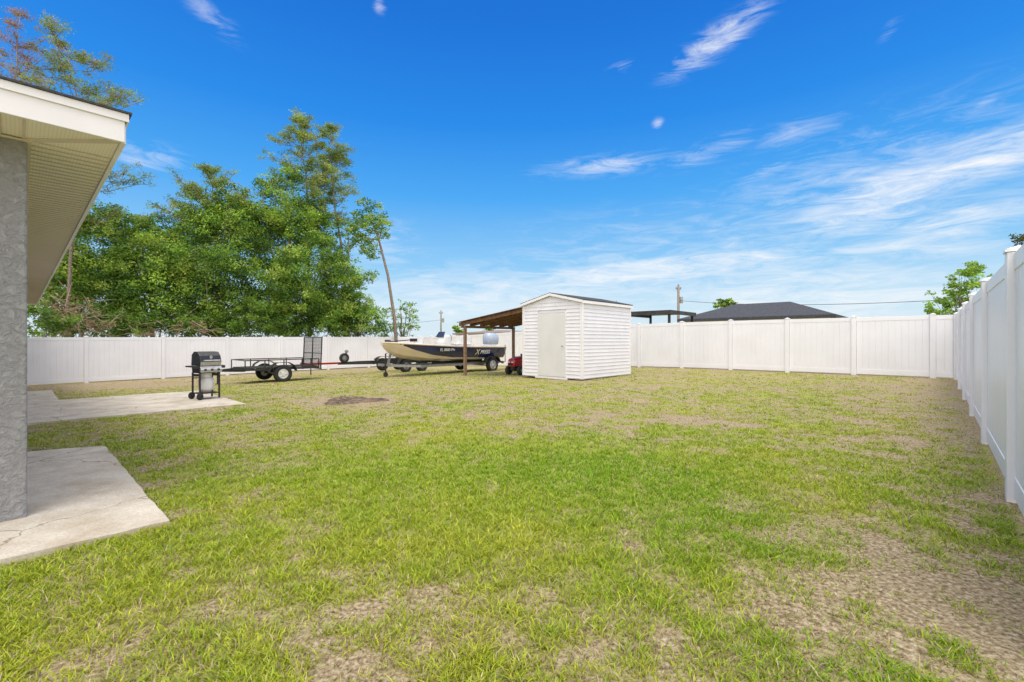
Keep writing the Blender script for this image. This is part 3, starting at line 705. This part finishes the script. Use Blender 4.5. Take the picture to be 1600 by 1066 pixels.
tk=empty('gas_cylinder',gp+Vector((0,0,.138)),math.radians(28),'white propane cylinder on the lower shelf of the grill','gas cylinder')
mb=MB(); mb.lathe([(0,0.02),(.10,.0),(.10,.03),(.130,.05),(.140,.09),(.140,.23),(.130,.29),(.08,.33),(0,.335)],(0,0,0),'z',24); mb.build('body',M['tank'],tk,smooth=True)
mb=MB(); mb.lathe([(.10,.31),(.105,.40),(.098,.40),(.095,.31)],(0,0,0),'z',20); mb.build('collar',M['tank'],tk)
mb=MB(); mb.lathe([(0,.33),(.02,.33),(.02,.37),(.032,.375),(.032,.39),(0,.39)],(0,0,0),'z',12); mb.build('valve',M['steel'],tk)

# ---------------- foliage
def leafmesh(name,P,size,C,parent,aspect=.5,up=.3):
    n=len(P)
    d=rng.normal(size=(n,3)); d[:,2]*=.6; d/=np.linalg.norm(d,axis=1)[:,None]
    nrm=rng.normal(size=(n,3)); nrm[:,2]+=up; s=np.cross(d,nrm); s/=np.linalg.norm(s,axis=1)[:,None]+1e-9
    L=(size*rng.uniform(.6,1.3,n))[:,None]
    V=np.stack([P-d*L*.5,P+s*L*aspect*.5,P+d*L*.5,P-s*L*aspect*.5],1)
    b=np.arange(n)*4; loops=np.stack([b,b+1,b+2,b+3],1).ravel()
    return npmesh(name,V.reshape(-1,3),loops,b,np.repeat(C[:,None,:],4,1).reshape(-1,3),M['leaf'],parent)
GREENS=np.array([[.22,.38,.055],[.29,.46,.065],[.38,.55,.08],[.13,.25,.045],[.45,.57,.11],[.09,.18,.035],[.26,.40,.07]])
def broad(label,bpx,Y,blobs,dens=1.0,leaf=.13,pal=GREENS,name='broadleaf_tree',cat='tree',bark='bark',tr=.12,group='trees beyond the fence',depth=1.0,limbs=True,trunk=True):
    u_,v_=toUV((bpx-800)/F*Y,Y); g=tz(u_,v_); base=Vector(((bpx-800)/F*Y,Y,g))
    root=empty(name,base,0,label,cat,group)
    k=Y/F; Ps=[];Cs=[];cl=[]
    for (px,py,r) in blobs:
        c=PD(px,py,Y)-base; c.y+=random.uniform(-.5,.5)*r*k*depth
        R=r*k; nc=int(min(80,max(8,40*R**1.3)))
        for _ in range(nc):
            d=Vector((random.gauss(0,1),random.gauss(0,1)*depth,random.gauss(0,1)*.85)); d=d.normalized()*(random.random()**.42)*R*1.08
            p=c+d; rc=max(.14,min(R,1.5)*random.uniform(.14,.38)); cl.append((p,rc))
            m=int(max(14,100*dens*(rc/.4)**2*(.17/leaf)**1.4))
            q=rng.normal(size=(m,3)); q/=np.linalg.norm(q,axis=1)[:,None]; q*=(rng.random(m)**.5)[:,None]*rc*1.35; q[:,2]*=.62
            Ps.append(q+np.array(p))
            base_c=pal[random.randrange(len(pal))]*random.uniform(.7,1.3)
            Cs.append(base_c*rng.uniform(.65,1.35,(m,1)))
    top=max(c[0].z for c in cl)
    if trunk:
        mb=MB(); cpx=np.mean([b[0] for b in blobs]); tx=(cpx-bpx)*k
        pts=[Vector((0,0,-.2))]
        for i in range(1,7):
            f=i/6; pts.append(Vector((tx*f*.8+random.uniform(-.15,.15),random.uniform(-.15,.15),top*.8*f)))
        mb.tube(pts,[tr*(1.2-f/6*1.0) for f in range(7)],8); mb.build('trunk',M[bark],root,smooth=True)
        if limbs:
            mb=MB()
            for p,rc in random.sample(cl,min(len(cl),26)):
                f=min(.95,max(.15,(p.z/top)*.6)); a=pts[int(f*6)]; m_=(a+p)/2+Vector((0,0,-.15*(p-a).length+random.uniform(-.2,.2)))
                mb.tube([a,m_,p],[tr*.38,tr*.22,tr*.07],5)
            mb.build('limbs',M[bark],root,smooth=True)
    leafmesh('crown',np.concatenate(Ps),leaf,np.concatenate(Cs),root)
    return root
def pine(label,pts_px,Y,branches,name='pine_tree',tr=.11,needle=.20,pal=None,bark='bark',dens=1.0,group='trees beyond the fence'):
    if pal is None: pal=np.array([[.26,.37,.08],[.35,.46,.10],[.18,.28,.065],[.42,.46,.14]])
    bpx=pts_px[0][0]; u_,v_=toUV((bpx-800)/F*Y,Y); base=Vector(((bpx-800)/F*Y,Y,tz(u_,v_)))
    root=empty(name,base,0,label,'tree',group)
    P=[Vector((0,0,-.2))]+[PD(a,b,Y)-base for a,b in pts_px[1:]]
    L=[0]
    for a,b in zip(P[:-1],P[1:]): L.append(L[-1]+(b-a).length)
    def at(f):
        s=f*L[-1]
        for i in range(len(P)-1):
            if s<=L[i+1]: return P[i].lerp(P[i+1],(s-L[i])/(L[i+1]-L[i]))
        return P[-1].copy()
    mb=MB(); tp=[at(i/14)+Vector((random.uniform(-.05,.05),0,0)) for i in range(15)]
    mb.tube(tp,[tr*(1.15-1.05*i/14) for i in range(15)],8); mb.build('trunk',M[bark],root,smooth=True)
    mb=MB(); Ps=[];Cs=[]
    for f,ln,n_ in branches:
        for _ in range(n_):
            ff=min(.995,f+random.uniform(-.035,.035)); a=at(ff); an=random.uniform(0,2*math.pi)
            l=ln*random.choice((.45,.7,.9,1.15)); d=Vector((math.cos(an),math.sin(an)*.8,random.uniform(.1,.7))).normalized()
            q=[a,a+d*l*.5+Vector((0,0,-.05*l)),a+d*l+Vector((0,0,.1*l))]
            mb.tube(q,[tr*.28*(1-ff*.5),tr*.16,.012],5)
            for j in range(int(4+l*4.0)):
                s=random.uniform(.35,1.0); c=q[0].lerp(q[2],s)+Vector((random.gauss(0,.13*l),random.gauss(0,.13*l),random.gauss(0.02,.09*l)))
                mb.tube([q[0].lerp(q[2],s*.9),c],[.014,.006],4)
                m=int(52*dens); dd=rng.normal(size=(m,3)); dd[:,2]+=.35; dd/=np.linalg.norm(dd,axis=1)[:,None]
                rr_=rng.random((m,1))*.19
                Ps.append(np.array(c)+dd*rr_+rng.normal(0,.08,(m,3))*np.array([1.4,1.4,.5])); Cs.append(pal[random.randrange(len(pal))]*random.uniform(.75,1.25)*rng.uniform(.7,1.3,(m,1)))
    mb.build('limbs',M[bark],root,smooth=True)
    leafmesh('crown',np.concatenate(Ps),needle,np.concatenate(Cs),root,aspect=.22,up=1.0)
    return root
pine('tall pine rising above the house roof at the top left',[(100,533),(118,300),(118,150),(105,75)],21,[(.99,1.0,4),(.95,1.9,5),(.90,2.4,6),(.84,2.7,5),(.78,2.8,6),(.70,2.6,5),(.63,2.6,6),(.55,2.6,6),(.47,2.2,6)],needle=.14,tr=.085,dens=.8,pal=np.array([[.26,.37,.08],[.34,.43,.10],[.20,.28,.07],[.38,.33,.15]]))
pine('thin dying tree with reddish brown needles at the top left corner',[(0,533),(12,250),(28,60),(32,20)],20,[(.99,.6,5),(.93,1.0,5),(.86,1.3,6),(.80,1.5,5),(.74,1.4,4)],needle=.12,pal=np.array([[.38,.17,.10],[.44,.25,.14],[.30,.19,.11],[.30,.31,.10]]),dens=.5,bark='palebark',tr=.08)
pine('tallest pine with a pointed sparse crown above the oaks',[(484,530),(482,380),(478,280),(466,186)],27,[(.995,.5,4),(.95,1.1,6),(.90,1.6,6),(.84,1.9,6),(.78,2.1,7),(.72,2.2,6),(.66,2.2,6),(.6,2.0,6)],needle=.16,dens=.9)
pine('slender pine leaning left just right of the tallest one',[(548,530),(538,420),(522,320),(512,200)],27,[(.995,.4,3),(.95,.9,5),(.90,1.2,6),(.84,1.4,6),(.77,1.5,5),(.7,1.4,5),(.6,1.1,4)],needle=.16,dens=.7,bark='palebark')
pine('sparse pine top showing above the oaks left of centre',[(345,530),(340,400),(330,268)],25,[(.99,.5,3),(.93,1.2,6),(.86,1.8,6),(.79,2.1,6),(.7,2.4,6)],needle=.16,dens=.85)
broad('dense oak directly beyond the eave of the house',110,23,[(125,345,42),(75,400,50),(160,375,40),(120,430,50),(80,470,40),(165,440,44),(70,500,30),(130,495,34),(175,340,26),(180,490,28)],.85)
broad('bushy oak second from the left beyond the fence',235,24,[(215,370,36),(250,395,42),(205,430,42),(255,450,44),(225,480,40),(185,350,26),(290,490,34),(200,500,28),(285,425,34),(240,355,22),(300,390,26)],.85)
broad('oak with a rounded middle crown beyond the utility trailer',335,25,[(325,325,32),(295,360,38),(350,355,42),(320,410,46),(375,420,44),(300,455,42),(350,480,44),(320,500,30),(385,370,38),(390,330,26),(360,310,24)],.85,bark='palebark')
broad('largest oak standing beneath the tallest pine',440,26,[(425,295,32),(400,335,38),(460,340,42),(500,380,38),(430,390,50),(480,435,50),(420,455,48),(525,430,32),(460,485,44),(510,480,38),(400,495,32),(445,275,24),(490,340,26)],.85,tr=.17)
broad('low oak at the right end of the wood',540,27,[(535,405,22),(555,440,26),(520,460,36),(555,480,32),(535,500,30),(572,500,24),(540,360,14)],.85)
lt_=broad('leaning thin tree with a small crown tilted left, right of the wood',624,28,[(575,333,22),(566,355,24),(592,358,18),(578,382,20),(558,372,16),(600,345,13),(582,400,10),(568,318,9)],.9,leaf=.14,trunk=False)
b_=lt_.location; mb=MB(); pp=[PD(a,b,28)-b_ for a,b in ((624,600),(616,495),(606,430),(592,375),(578,335))]
mb.tube(pp,[.11,.10,.08,.06,.02],8); mb.tube([pp[3],PD(566,372,28)-b_],[.04,.015],6); mb.tube([pp[3],PD(600,345,28)-b_],[.04,.015],6); mb.build('trunk',M['bark'],lt_,smooth=True)
broad('small flat topped tree behind the fence at the foot of the leaning tree',628,31,[(610,488,13),(632,480,14),(645,495,11),(618,507,13),(640,514,14),(600,515,14)],.9,tr=.08)
SH=np.array([[.17,.30,.045],[.23,.37,.055],[.11,.21,.035]])
sh=[(70,19,[(65,500,26),(95,508,24)],'low green shrub beyond the fence nearest the house'),
    (190,22,[(170,500,28),(205,508,26),(140,508,24)],'dark green shrub beyond the fence behind the dead brown branches'),
    (260,23,[(240,506,24),(275,500,28),(305,508,24)],'green shrub beyond the fence between the first two oaks'),
    (380,24,[(350,502,28),(395,497,30),(425,505,26),(375,512,24)],'green shrub beyond the fence above the utility trailer'),
    (470,26,[(450,505,26),(490,502,28),(520,508,24)],'green shrub beyond the fence above the mesh ramp gate'),
    (575,28,[(560,507,22),(590,513,17),(540,512,20)],'green shrub beyond the fence at the right end of the wood')]
for bpx,Y,bl,lb in sh: broad(lb,bpx,Y,bl,1.1,name='shrub',cat='shrub',tr=.05,pal=SH,group='shrubs beyond the fence')
DB=np.array([[.32,.20,.13],[.38,.27,.17],[.24,.17,.10],[.22,.28,.08]])
for bpx,Y,bl,lb,nt_ in ((130,20.5,[(85,480,24),(125,487,24),(110,508,20),(160,508,14)],'tangle of dead brown branches beyond the fence at the left',100),(300,22,[(235,517,9),(275,513,12),(310,513,10)],'low heap of reddish dead brush beyond the fence',45)):
    r=broad(lb,bpx,Y,bl,.2,name='dead_brush',cat='dead brush',tr=.04,pal=DB,group='dead brush beyond the fence',limbs=False)
    mb=MB()
    for _ in range(nt_):
        b=random.choice(bl); a=PD(b[0]+random.gauss(0,b[2]*.6),b[1]+random.gauss(0,b[2]*.6),Y)-r.location; a.y+=random.uniform(-1,1)
        d=Vector((random.gauss(0,1),random.gauss(0,.6),random.gauss(0,.6))).normalized()*random.uniform(.4,1.2)
        mb.tube([a,a+d*.5+Vector((0,0,random.uniform(-.1,.1))),a+d],[.016,.011,.005],4)
    mb.build('twigs',M['twig'],r)
LG=np.array([[.28,.46,.06],[.36,.54,.08],[.20,.35,.05]])
broad('bright green young tree beyond the far right corner of the fence',1500,17.5,[(1512,428,15),(1495,445,19),(1530,438,18),(1478,472,20),(1510,465,24),(1540,462,20),(1495,490,20),(1462,485,9),(1520,485,20),(1525,415,9)],1.4,pal=LG,tr=.06,leaf=.12)
broad('dark tree tip above the tall fence at the right edge',1608,14,[(1603,385,14),(1595,372,8),(1612,410,18)],.8,pal=np.array([[.14,.09,.05],[.09,.12,.04]]),tr=.07,leaf=.10)
broad('distant round topped tree behind the dark hip roof',1133,60,[(1125,476,9),(1140,476,9),(1133,472,7)],.7,leaf=.35,tr=.15)
broad('distant tree behind the fence left of the carport',712,60,[(712,515,7),(722,520,7),(765,512,7)],.6,leaf=.35,tr=.12)
broad('distant tree top peeking over the shed roof',955,55,[(948,474,5),(960,476,5),(955,482,9)],.6,leaf=.3,tr=.12)

# ---------------- neighbours
def hip(label,cpx,Y,L,Wd,zt,ze,mroof,name='neighbour_house'):
    c=Vector(((cpx-800)/F*Y,Y,0)); g=tz(*toUV(c.x,c.y)); root=empty(name,Vector((c.x,c.y,g)),RZ,label,'house')
    mb=MB(); mb.box((-L/2,-Wd/2,-.1),(L/2,Wd/2,ze-g)); mb.build('wall',M['wallfar'],root)
    e=.45; mb=MB(); z0=ze-g+.002; z1=zt-g; A=[(-L/2-e,-Wd/2-e,z0),(L/2+e,-Wd/2-e,z0),(L/2+e,Wd/2+e,z0),(-L/2-e,Wd/2+e,z0)]
    T=[(x,y,z+.16) for x,y,z in A]; h=Wd/2+e-.2; R1=(-L/2-e+h,0,z1);R2=(L/2+e-h,0,z1)
    if L<Wd: h=L/2+e-.2; R1=(0,-Wd/2-e+h,z1);R2=(0,Wd/2+e-h,z1)
    fs=[(0,3,2,1),(0,1,5,4),(1,2,6,5),(2,3,7,6),(3,0,4,7)]
    fs+= [(4,5,9,8),(5,6,9),(6,7,8,9),(7,4,8)] if L>=Wd else [(4,5,8),(5,6,9,8),(6,7,9),(7,4,8,9)]
    mb.add(A+T+[R1,R2],fs); r=mb.build('roof',mroof,root)
    mb=MB(); mb.tube([(1.0,.8,z0+.5),(1.0,.8,z1+.05)],.06); mb.build('vent_pipe',M['galv'],r)
    return root
hip('neighbouring house with a dark grey hip roof showing above the back fence',1190,33,5.6,8.8,2.74,1.45,M['shingle_grey'])
hip('distant house with a tan shingle roof seen under the lean-to',790,55,9,7,1.30,.75,M['shingle_tan'])
c=Vector(((1030-800)/F*23.5,23.5,0)); g=tz(*toUV(c.x,c.y))
cr=empty('metal_carport',Vector((c.x,c.y,g)),RZ,'dark flat roofed carport beyond the back fence, right of the shed','carport')
mb=MB(); mb.box((-1.5,-1.25,2.50),(1.5,1.25,2.56)); mb.build('roof',M['blackmetal'],cr)
mb=MB(); mb.box((-1.55,-1.30,2.38),(1.55,-1.26,2.57)); mb.box((-1.55,1.26,2.38),(1.55,1.30,2.57)); mb.box((-1.59,-1.30,2.38),(-1.552,1.30,2.57)); mb.build('fascia',M['wire'],cr)
for x in (-1.4,1.4):
    for y in (-1.15,1.15): mb=MB(); mb.box((x-.05,y-.05,0),(x+.05,y+.05,2.5)); mb.build('post',M['blackmetal'],cr)
def upole(label,px,Y,ytop,arm=True):
    b=PD(px,ytop,Y); g=tz(*toUV(b.x,b.y)); r=empty('utility_pole',Vector((b.x,b.y,g)),.3,label,'utility pole','utility poles beyond the fence')
    h=b.z-g; mb=MB(); mb.tube([(0,0,-.1),(0,0,h)],[.16,.11],10); mb.build('pole',M['polewood'],r,smooth=True)
    mb=MB(); mb.bar((-.3,0,h-.35),(.3,0,h-.35),.09,.1)
    mb.build('crossarm',M['polewood'],r)
    for x in (-.26,0,.26): mb=MB(); mb.lathe([(0,0),(.05,0),(.06,.08),(.03,.16),(0,.16)],(x,0,h-.29 if x else h),'z',10); mb.build('insulator',M['galv'],r)
    mb=MB(); mb.lathe([(0,0),(.16,0),(.18,.05),(.18,.6),(.12,.66),(0,.66)],(.32,0,h-1.75),'z',14); mb.build('transformer',M['galv'],r)
upole('tall wooden utility pole with transformer right of the shed',1060,45,446)
upole('distant wooden utility pole above the boat',689,70,486)
def wire(label,pts):
    mb=MB(); mb.tube(pts,.018,5); tag(mb.build('power_line',M['wire']),label,'wire')
a=PD(1062,470,45); b=PD(1640,458,24)
wire('thin power line running right from the pole over the grey roof',[a.lerp(b,i/16)-Vector((0,0,1.0*4*(i/16)*(1-i/16)*.5)) for i in range(17)])
a=PD(689,500,70); b=PD(400,512,60)
wire('faint power line running left from the distant pole over the boat',[a.lerp(b,i/10)-Vector((0,0,.5*4*(i/10)*(1-i/10))) for i in range(11)])

# ---------------- world
w=bpy.data.worlds.new('World'); bpy.context.scene.world=w; w.use_nodes=True
nt=w.node_tree;N=nt.nodes;L=nt.links; bg=N['Background']
EL,AZ=math.radians(70),math.radians(184)
STR=.15
sky=N.new('ShaderNodeTexSky'); sky.sky_type='NISHITA'; sky.sun_disc=False; sky.sun_elevation=EL; sky.sun_rotation=AZ; sky.ozone_density=3.0
tc=N.new('ShaderNodeTexCoord'); sx=N.new('ShaderNodeSeparateXYZ'); L.new(tc.outputs['Generated'],sx.inputs[0])
def math_(op,a,b=None,c=None):
    m=N.new('ShaderNodeMath'); m.operation=op
    for i,x in enumerate((a,b,c)):
        if x is None: continue
        if isinstance(x,(int,float)): m.inputs[i].default_value=x
        else: L.new(x,m.inputs[i])
    return m.outputs[0]
az=math_('ARCTAN2',sx.outputs[0],sx.outputs[1]); el=math_('ARCSINE',sx.outputs[2])
rp=N.new('ShaderNodeValToRGB'); els=rp.color_ramp.elements
stops=[(0,(.74,.87,.95)),(.07,(.60,.81,.95)),(.16,(.28,.62,.96)),(.30,(.065,.41,.95)),(.44,(.010,.26,.86)),(.62,(.001,.17,.72)),(1,(.004,.12,.55))]
while len(els)<len(stops): els.new(.5)
for i,(p,c) in enumerate(stops): els[i].position=p; els[i].color=(*c,1)
L.new(el,rp.inputs[0])
scl=N.new('ShaderNodeVectorMath'); scl.operation='SCALE'; scl.inputs['Scale'].default_value=1/STR; L.new(rp.outputs[0],scl.inputs[0])
mul=N.new('ShaderNodeMix'); mul.data_type='RGBA'; mul.inputs['Factor'].default_value=.9
L.new(sky.outputs[0],mul.inputs['A']); L.new(scl.outputs[0],mul.inputs['B'])
cb_=N.new('ShaderNodeCombineXYZ'); L.new(az,cb_.inputs[0]); L.new(el,cb_.inputs[1])
clouds=[(1118,66,95,18,20,.8),(1250,205,85,16,2,.42),(1420,285,260,34,12,1.0),(1540,250,170,36,8,.95),(1340,345,150,26,2,.7),(1500,350,180,36,6,.7),
 (1000,425,300,20,4,1.0),(1180,415,110,14,-6,.65),(940,260,120,14,2,.6),(1110,235,90,16,12,.42),(600,370,60,26,10,.4),(225,245,80,20,3,.55),(592,8,10,10,70,.6),(1028,195,11,8,20,.6),(1150,385,50,12,5,.55),(970,103,28,7,2,.4),(1390,45,24,8,40,.3),(1540,160,36,9,30,.35),(800,465,340,50,1,.65),(1250,460,360,50,-1,.7),(1200,268,70,12,15,.4),(650,440,90,20,3,.5),(1400,390,260,34,4,.6),(1085,345,50,8,3,.3),(330,25,60,14,-25,.4),(600,400,80,26,3,.4),(1350,300,330,90,8,.45),(1050,400,380,70,2,.4)]
sc=N.new('ShaderNodeMapping'); sc.inputs['Rotation'].default_value=(0,0,math.radians(-9)); sc.inputs['Scale'].default_value=(5.5,30,1); L.new(cb_.outputs[0],sc.inputs[0])
no=N.new('ShaderNodeTexNoise'); no.inputs['Scale'].default_value=1.6; no.inputs['Detail'].default_value=9; no.inputs['Roughness'].default_value=.7; no.inputs['Distortion'].default_value=.8; L.new(sc.outputs[0],no.inputs['Vector'])
tn=math_('MULTIPLY_ADD',no.outputs['Fac'],3.1,-1.5)
acc=None
for i,(px,py,rx,ry,rot,st2) in enumerate(clouds):
    D=math.hypot(F,px-800); a0=math.atan((px-800)/F); e0=math.atan((533-py)/D)
    mp_=N.new('ShaderNodeMapping'); mp_.vector_type='TEXTURE'
    mp_.inputs['Location'].default_value=(a0,e0,0); mp_.inputs['Rotation'].default_value=(0,0,math.radians(rot)); mp_.inputs['Scale'].default_value=(rx*F/(D*D)*1.2,ry/D*1.5,1)
    L.new(cb_.outputs[0],mp_.inputs['Vector'])
    le=N.new('ShaderNodeVectorMath'); le.operation='LENGTH'; L.new(mp_.outputs[0],le.inputs[0])
    fd=N.new('ShaderNodeMapRange'); fd.interpolation_type='SMOOTHSTEP'; fd.inputs['From Min'].default_value=1.15; fd.inputs['From Max'].default_value=.1; fd.inputs['To Max'].default_value=st2; L.new(le.outputs['Value'],fd.inputs['Value'])
    acc=fd.outputs[0] if acc is None else math_('MAXIMUM',acc,fd.outputs[0])
am=math_('MULTIPLY_ADD',tn,1.0,math_('MULTIPLY',acc,.85))
mr=N.new('ShaderNodeMapRange'); mr.inputs['From Min'].default_value=.10; mr.inputs['From Max'].default_value=1.4; L.new(am,mr.inputs['Value'])
cf=math_('MULTIPLY',mr.outputs[0],math_('MINIMUM',math_('MULTIPLY',acc,1.5),1.0))
cm=N.new('ShaderNodeMix'); cm.data_type='RGBA'; L.new(cf,cm.inputs['Factor']); L.new(mul.outputs['Result'],cm.inputs['A']); cm.inputs['B'].default_value=(.95/STR,.97/STR,1.0/STR,1)
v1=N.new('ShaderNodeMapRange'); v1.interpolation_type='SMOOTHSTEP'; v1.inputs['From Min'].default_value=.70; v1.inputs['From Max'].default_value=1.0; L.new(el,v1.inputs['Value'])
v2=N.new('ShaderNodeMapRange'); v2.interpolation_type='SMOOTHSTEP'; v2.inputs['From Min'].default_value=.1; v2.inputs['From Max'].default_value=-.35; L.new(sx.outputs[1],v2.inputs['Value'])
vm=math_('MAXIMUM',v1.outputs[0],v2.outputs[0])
cm2=N.new('ShaderNodeMix'); cm2.data_type='RGBA'; L.new(vm,cm2.inputs['Factor']); L.new(cm.outputs['Result'],cm2.inputs['A']); cm2.inputs['B'].default_value=(1.74/STR,1.67/STR,1.63/STR,1)  # bright white veil added to the unseen sky overhead and behind camera as soft fill
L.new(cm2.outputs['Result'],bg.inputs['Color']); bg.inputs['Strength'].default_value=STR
sd=bpy.data.lights.new('sun','SUN'); sd.energy=1.8; sd.angle=math.radians(24); sd.color=(1,.965,.91)
so_=bpy.data.objects.new('sun',sd); col.objects.link(so_)
dirv=Vector((math.sin(AZ)*math.cos(EL),math.cos(AZ)*math.cos(EL),math.sin(EL)))
so_.rotation_euler=dirv.to_track_quat('Z','Y').to_euler()
cd=bpy.data.cameras.new('camera'); cd.sensor_width=36; cd.lens=F/1600*36; cd.clip_end=5000; cd.clip_start=.05
co=bpy.data.objects.new('camera',cd); col.objects.link(co); co.rotation_euler=(math.radians(90),0,0); bpy.context.scene.camera=co
sc_=bpy.context.scene; sc_.view_settings.view_transform='Standard'; sc_.view_settings.look='None'; sc_.view_settings.exposure=0
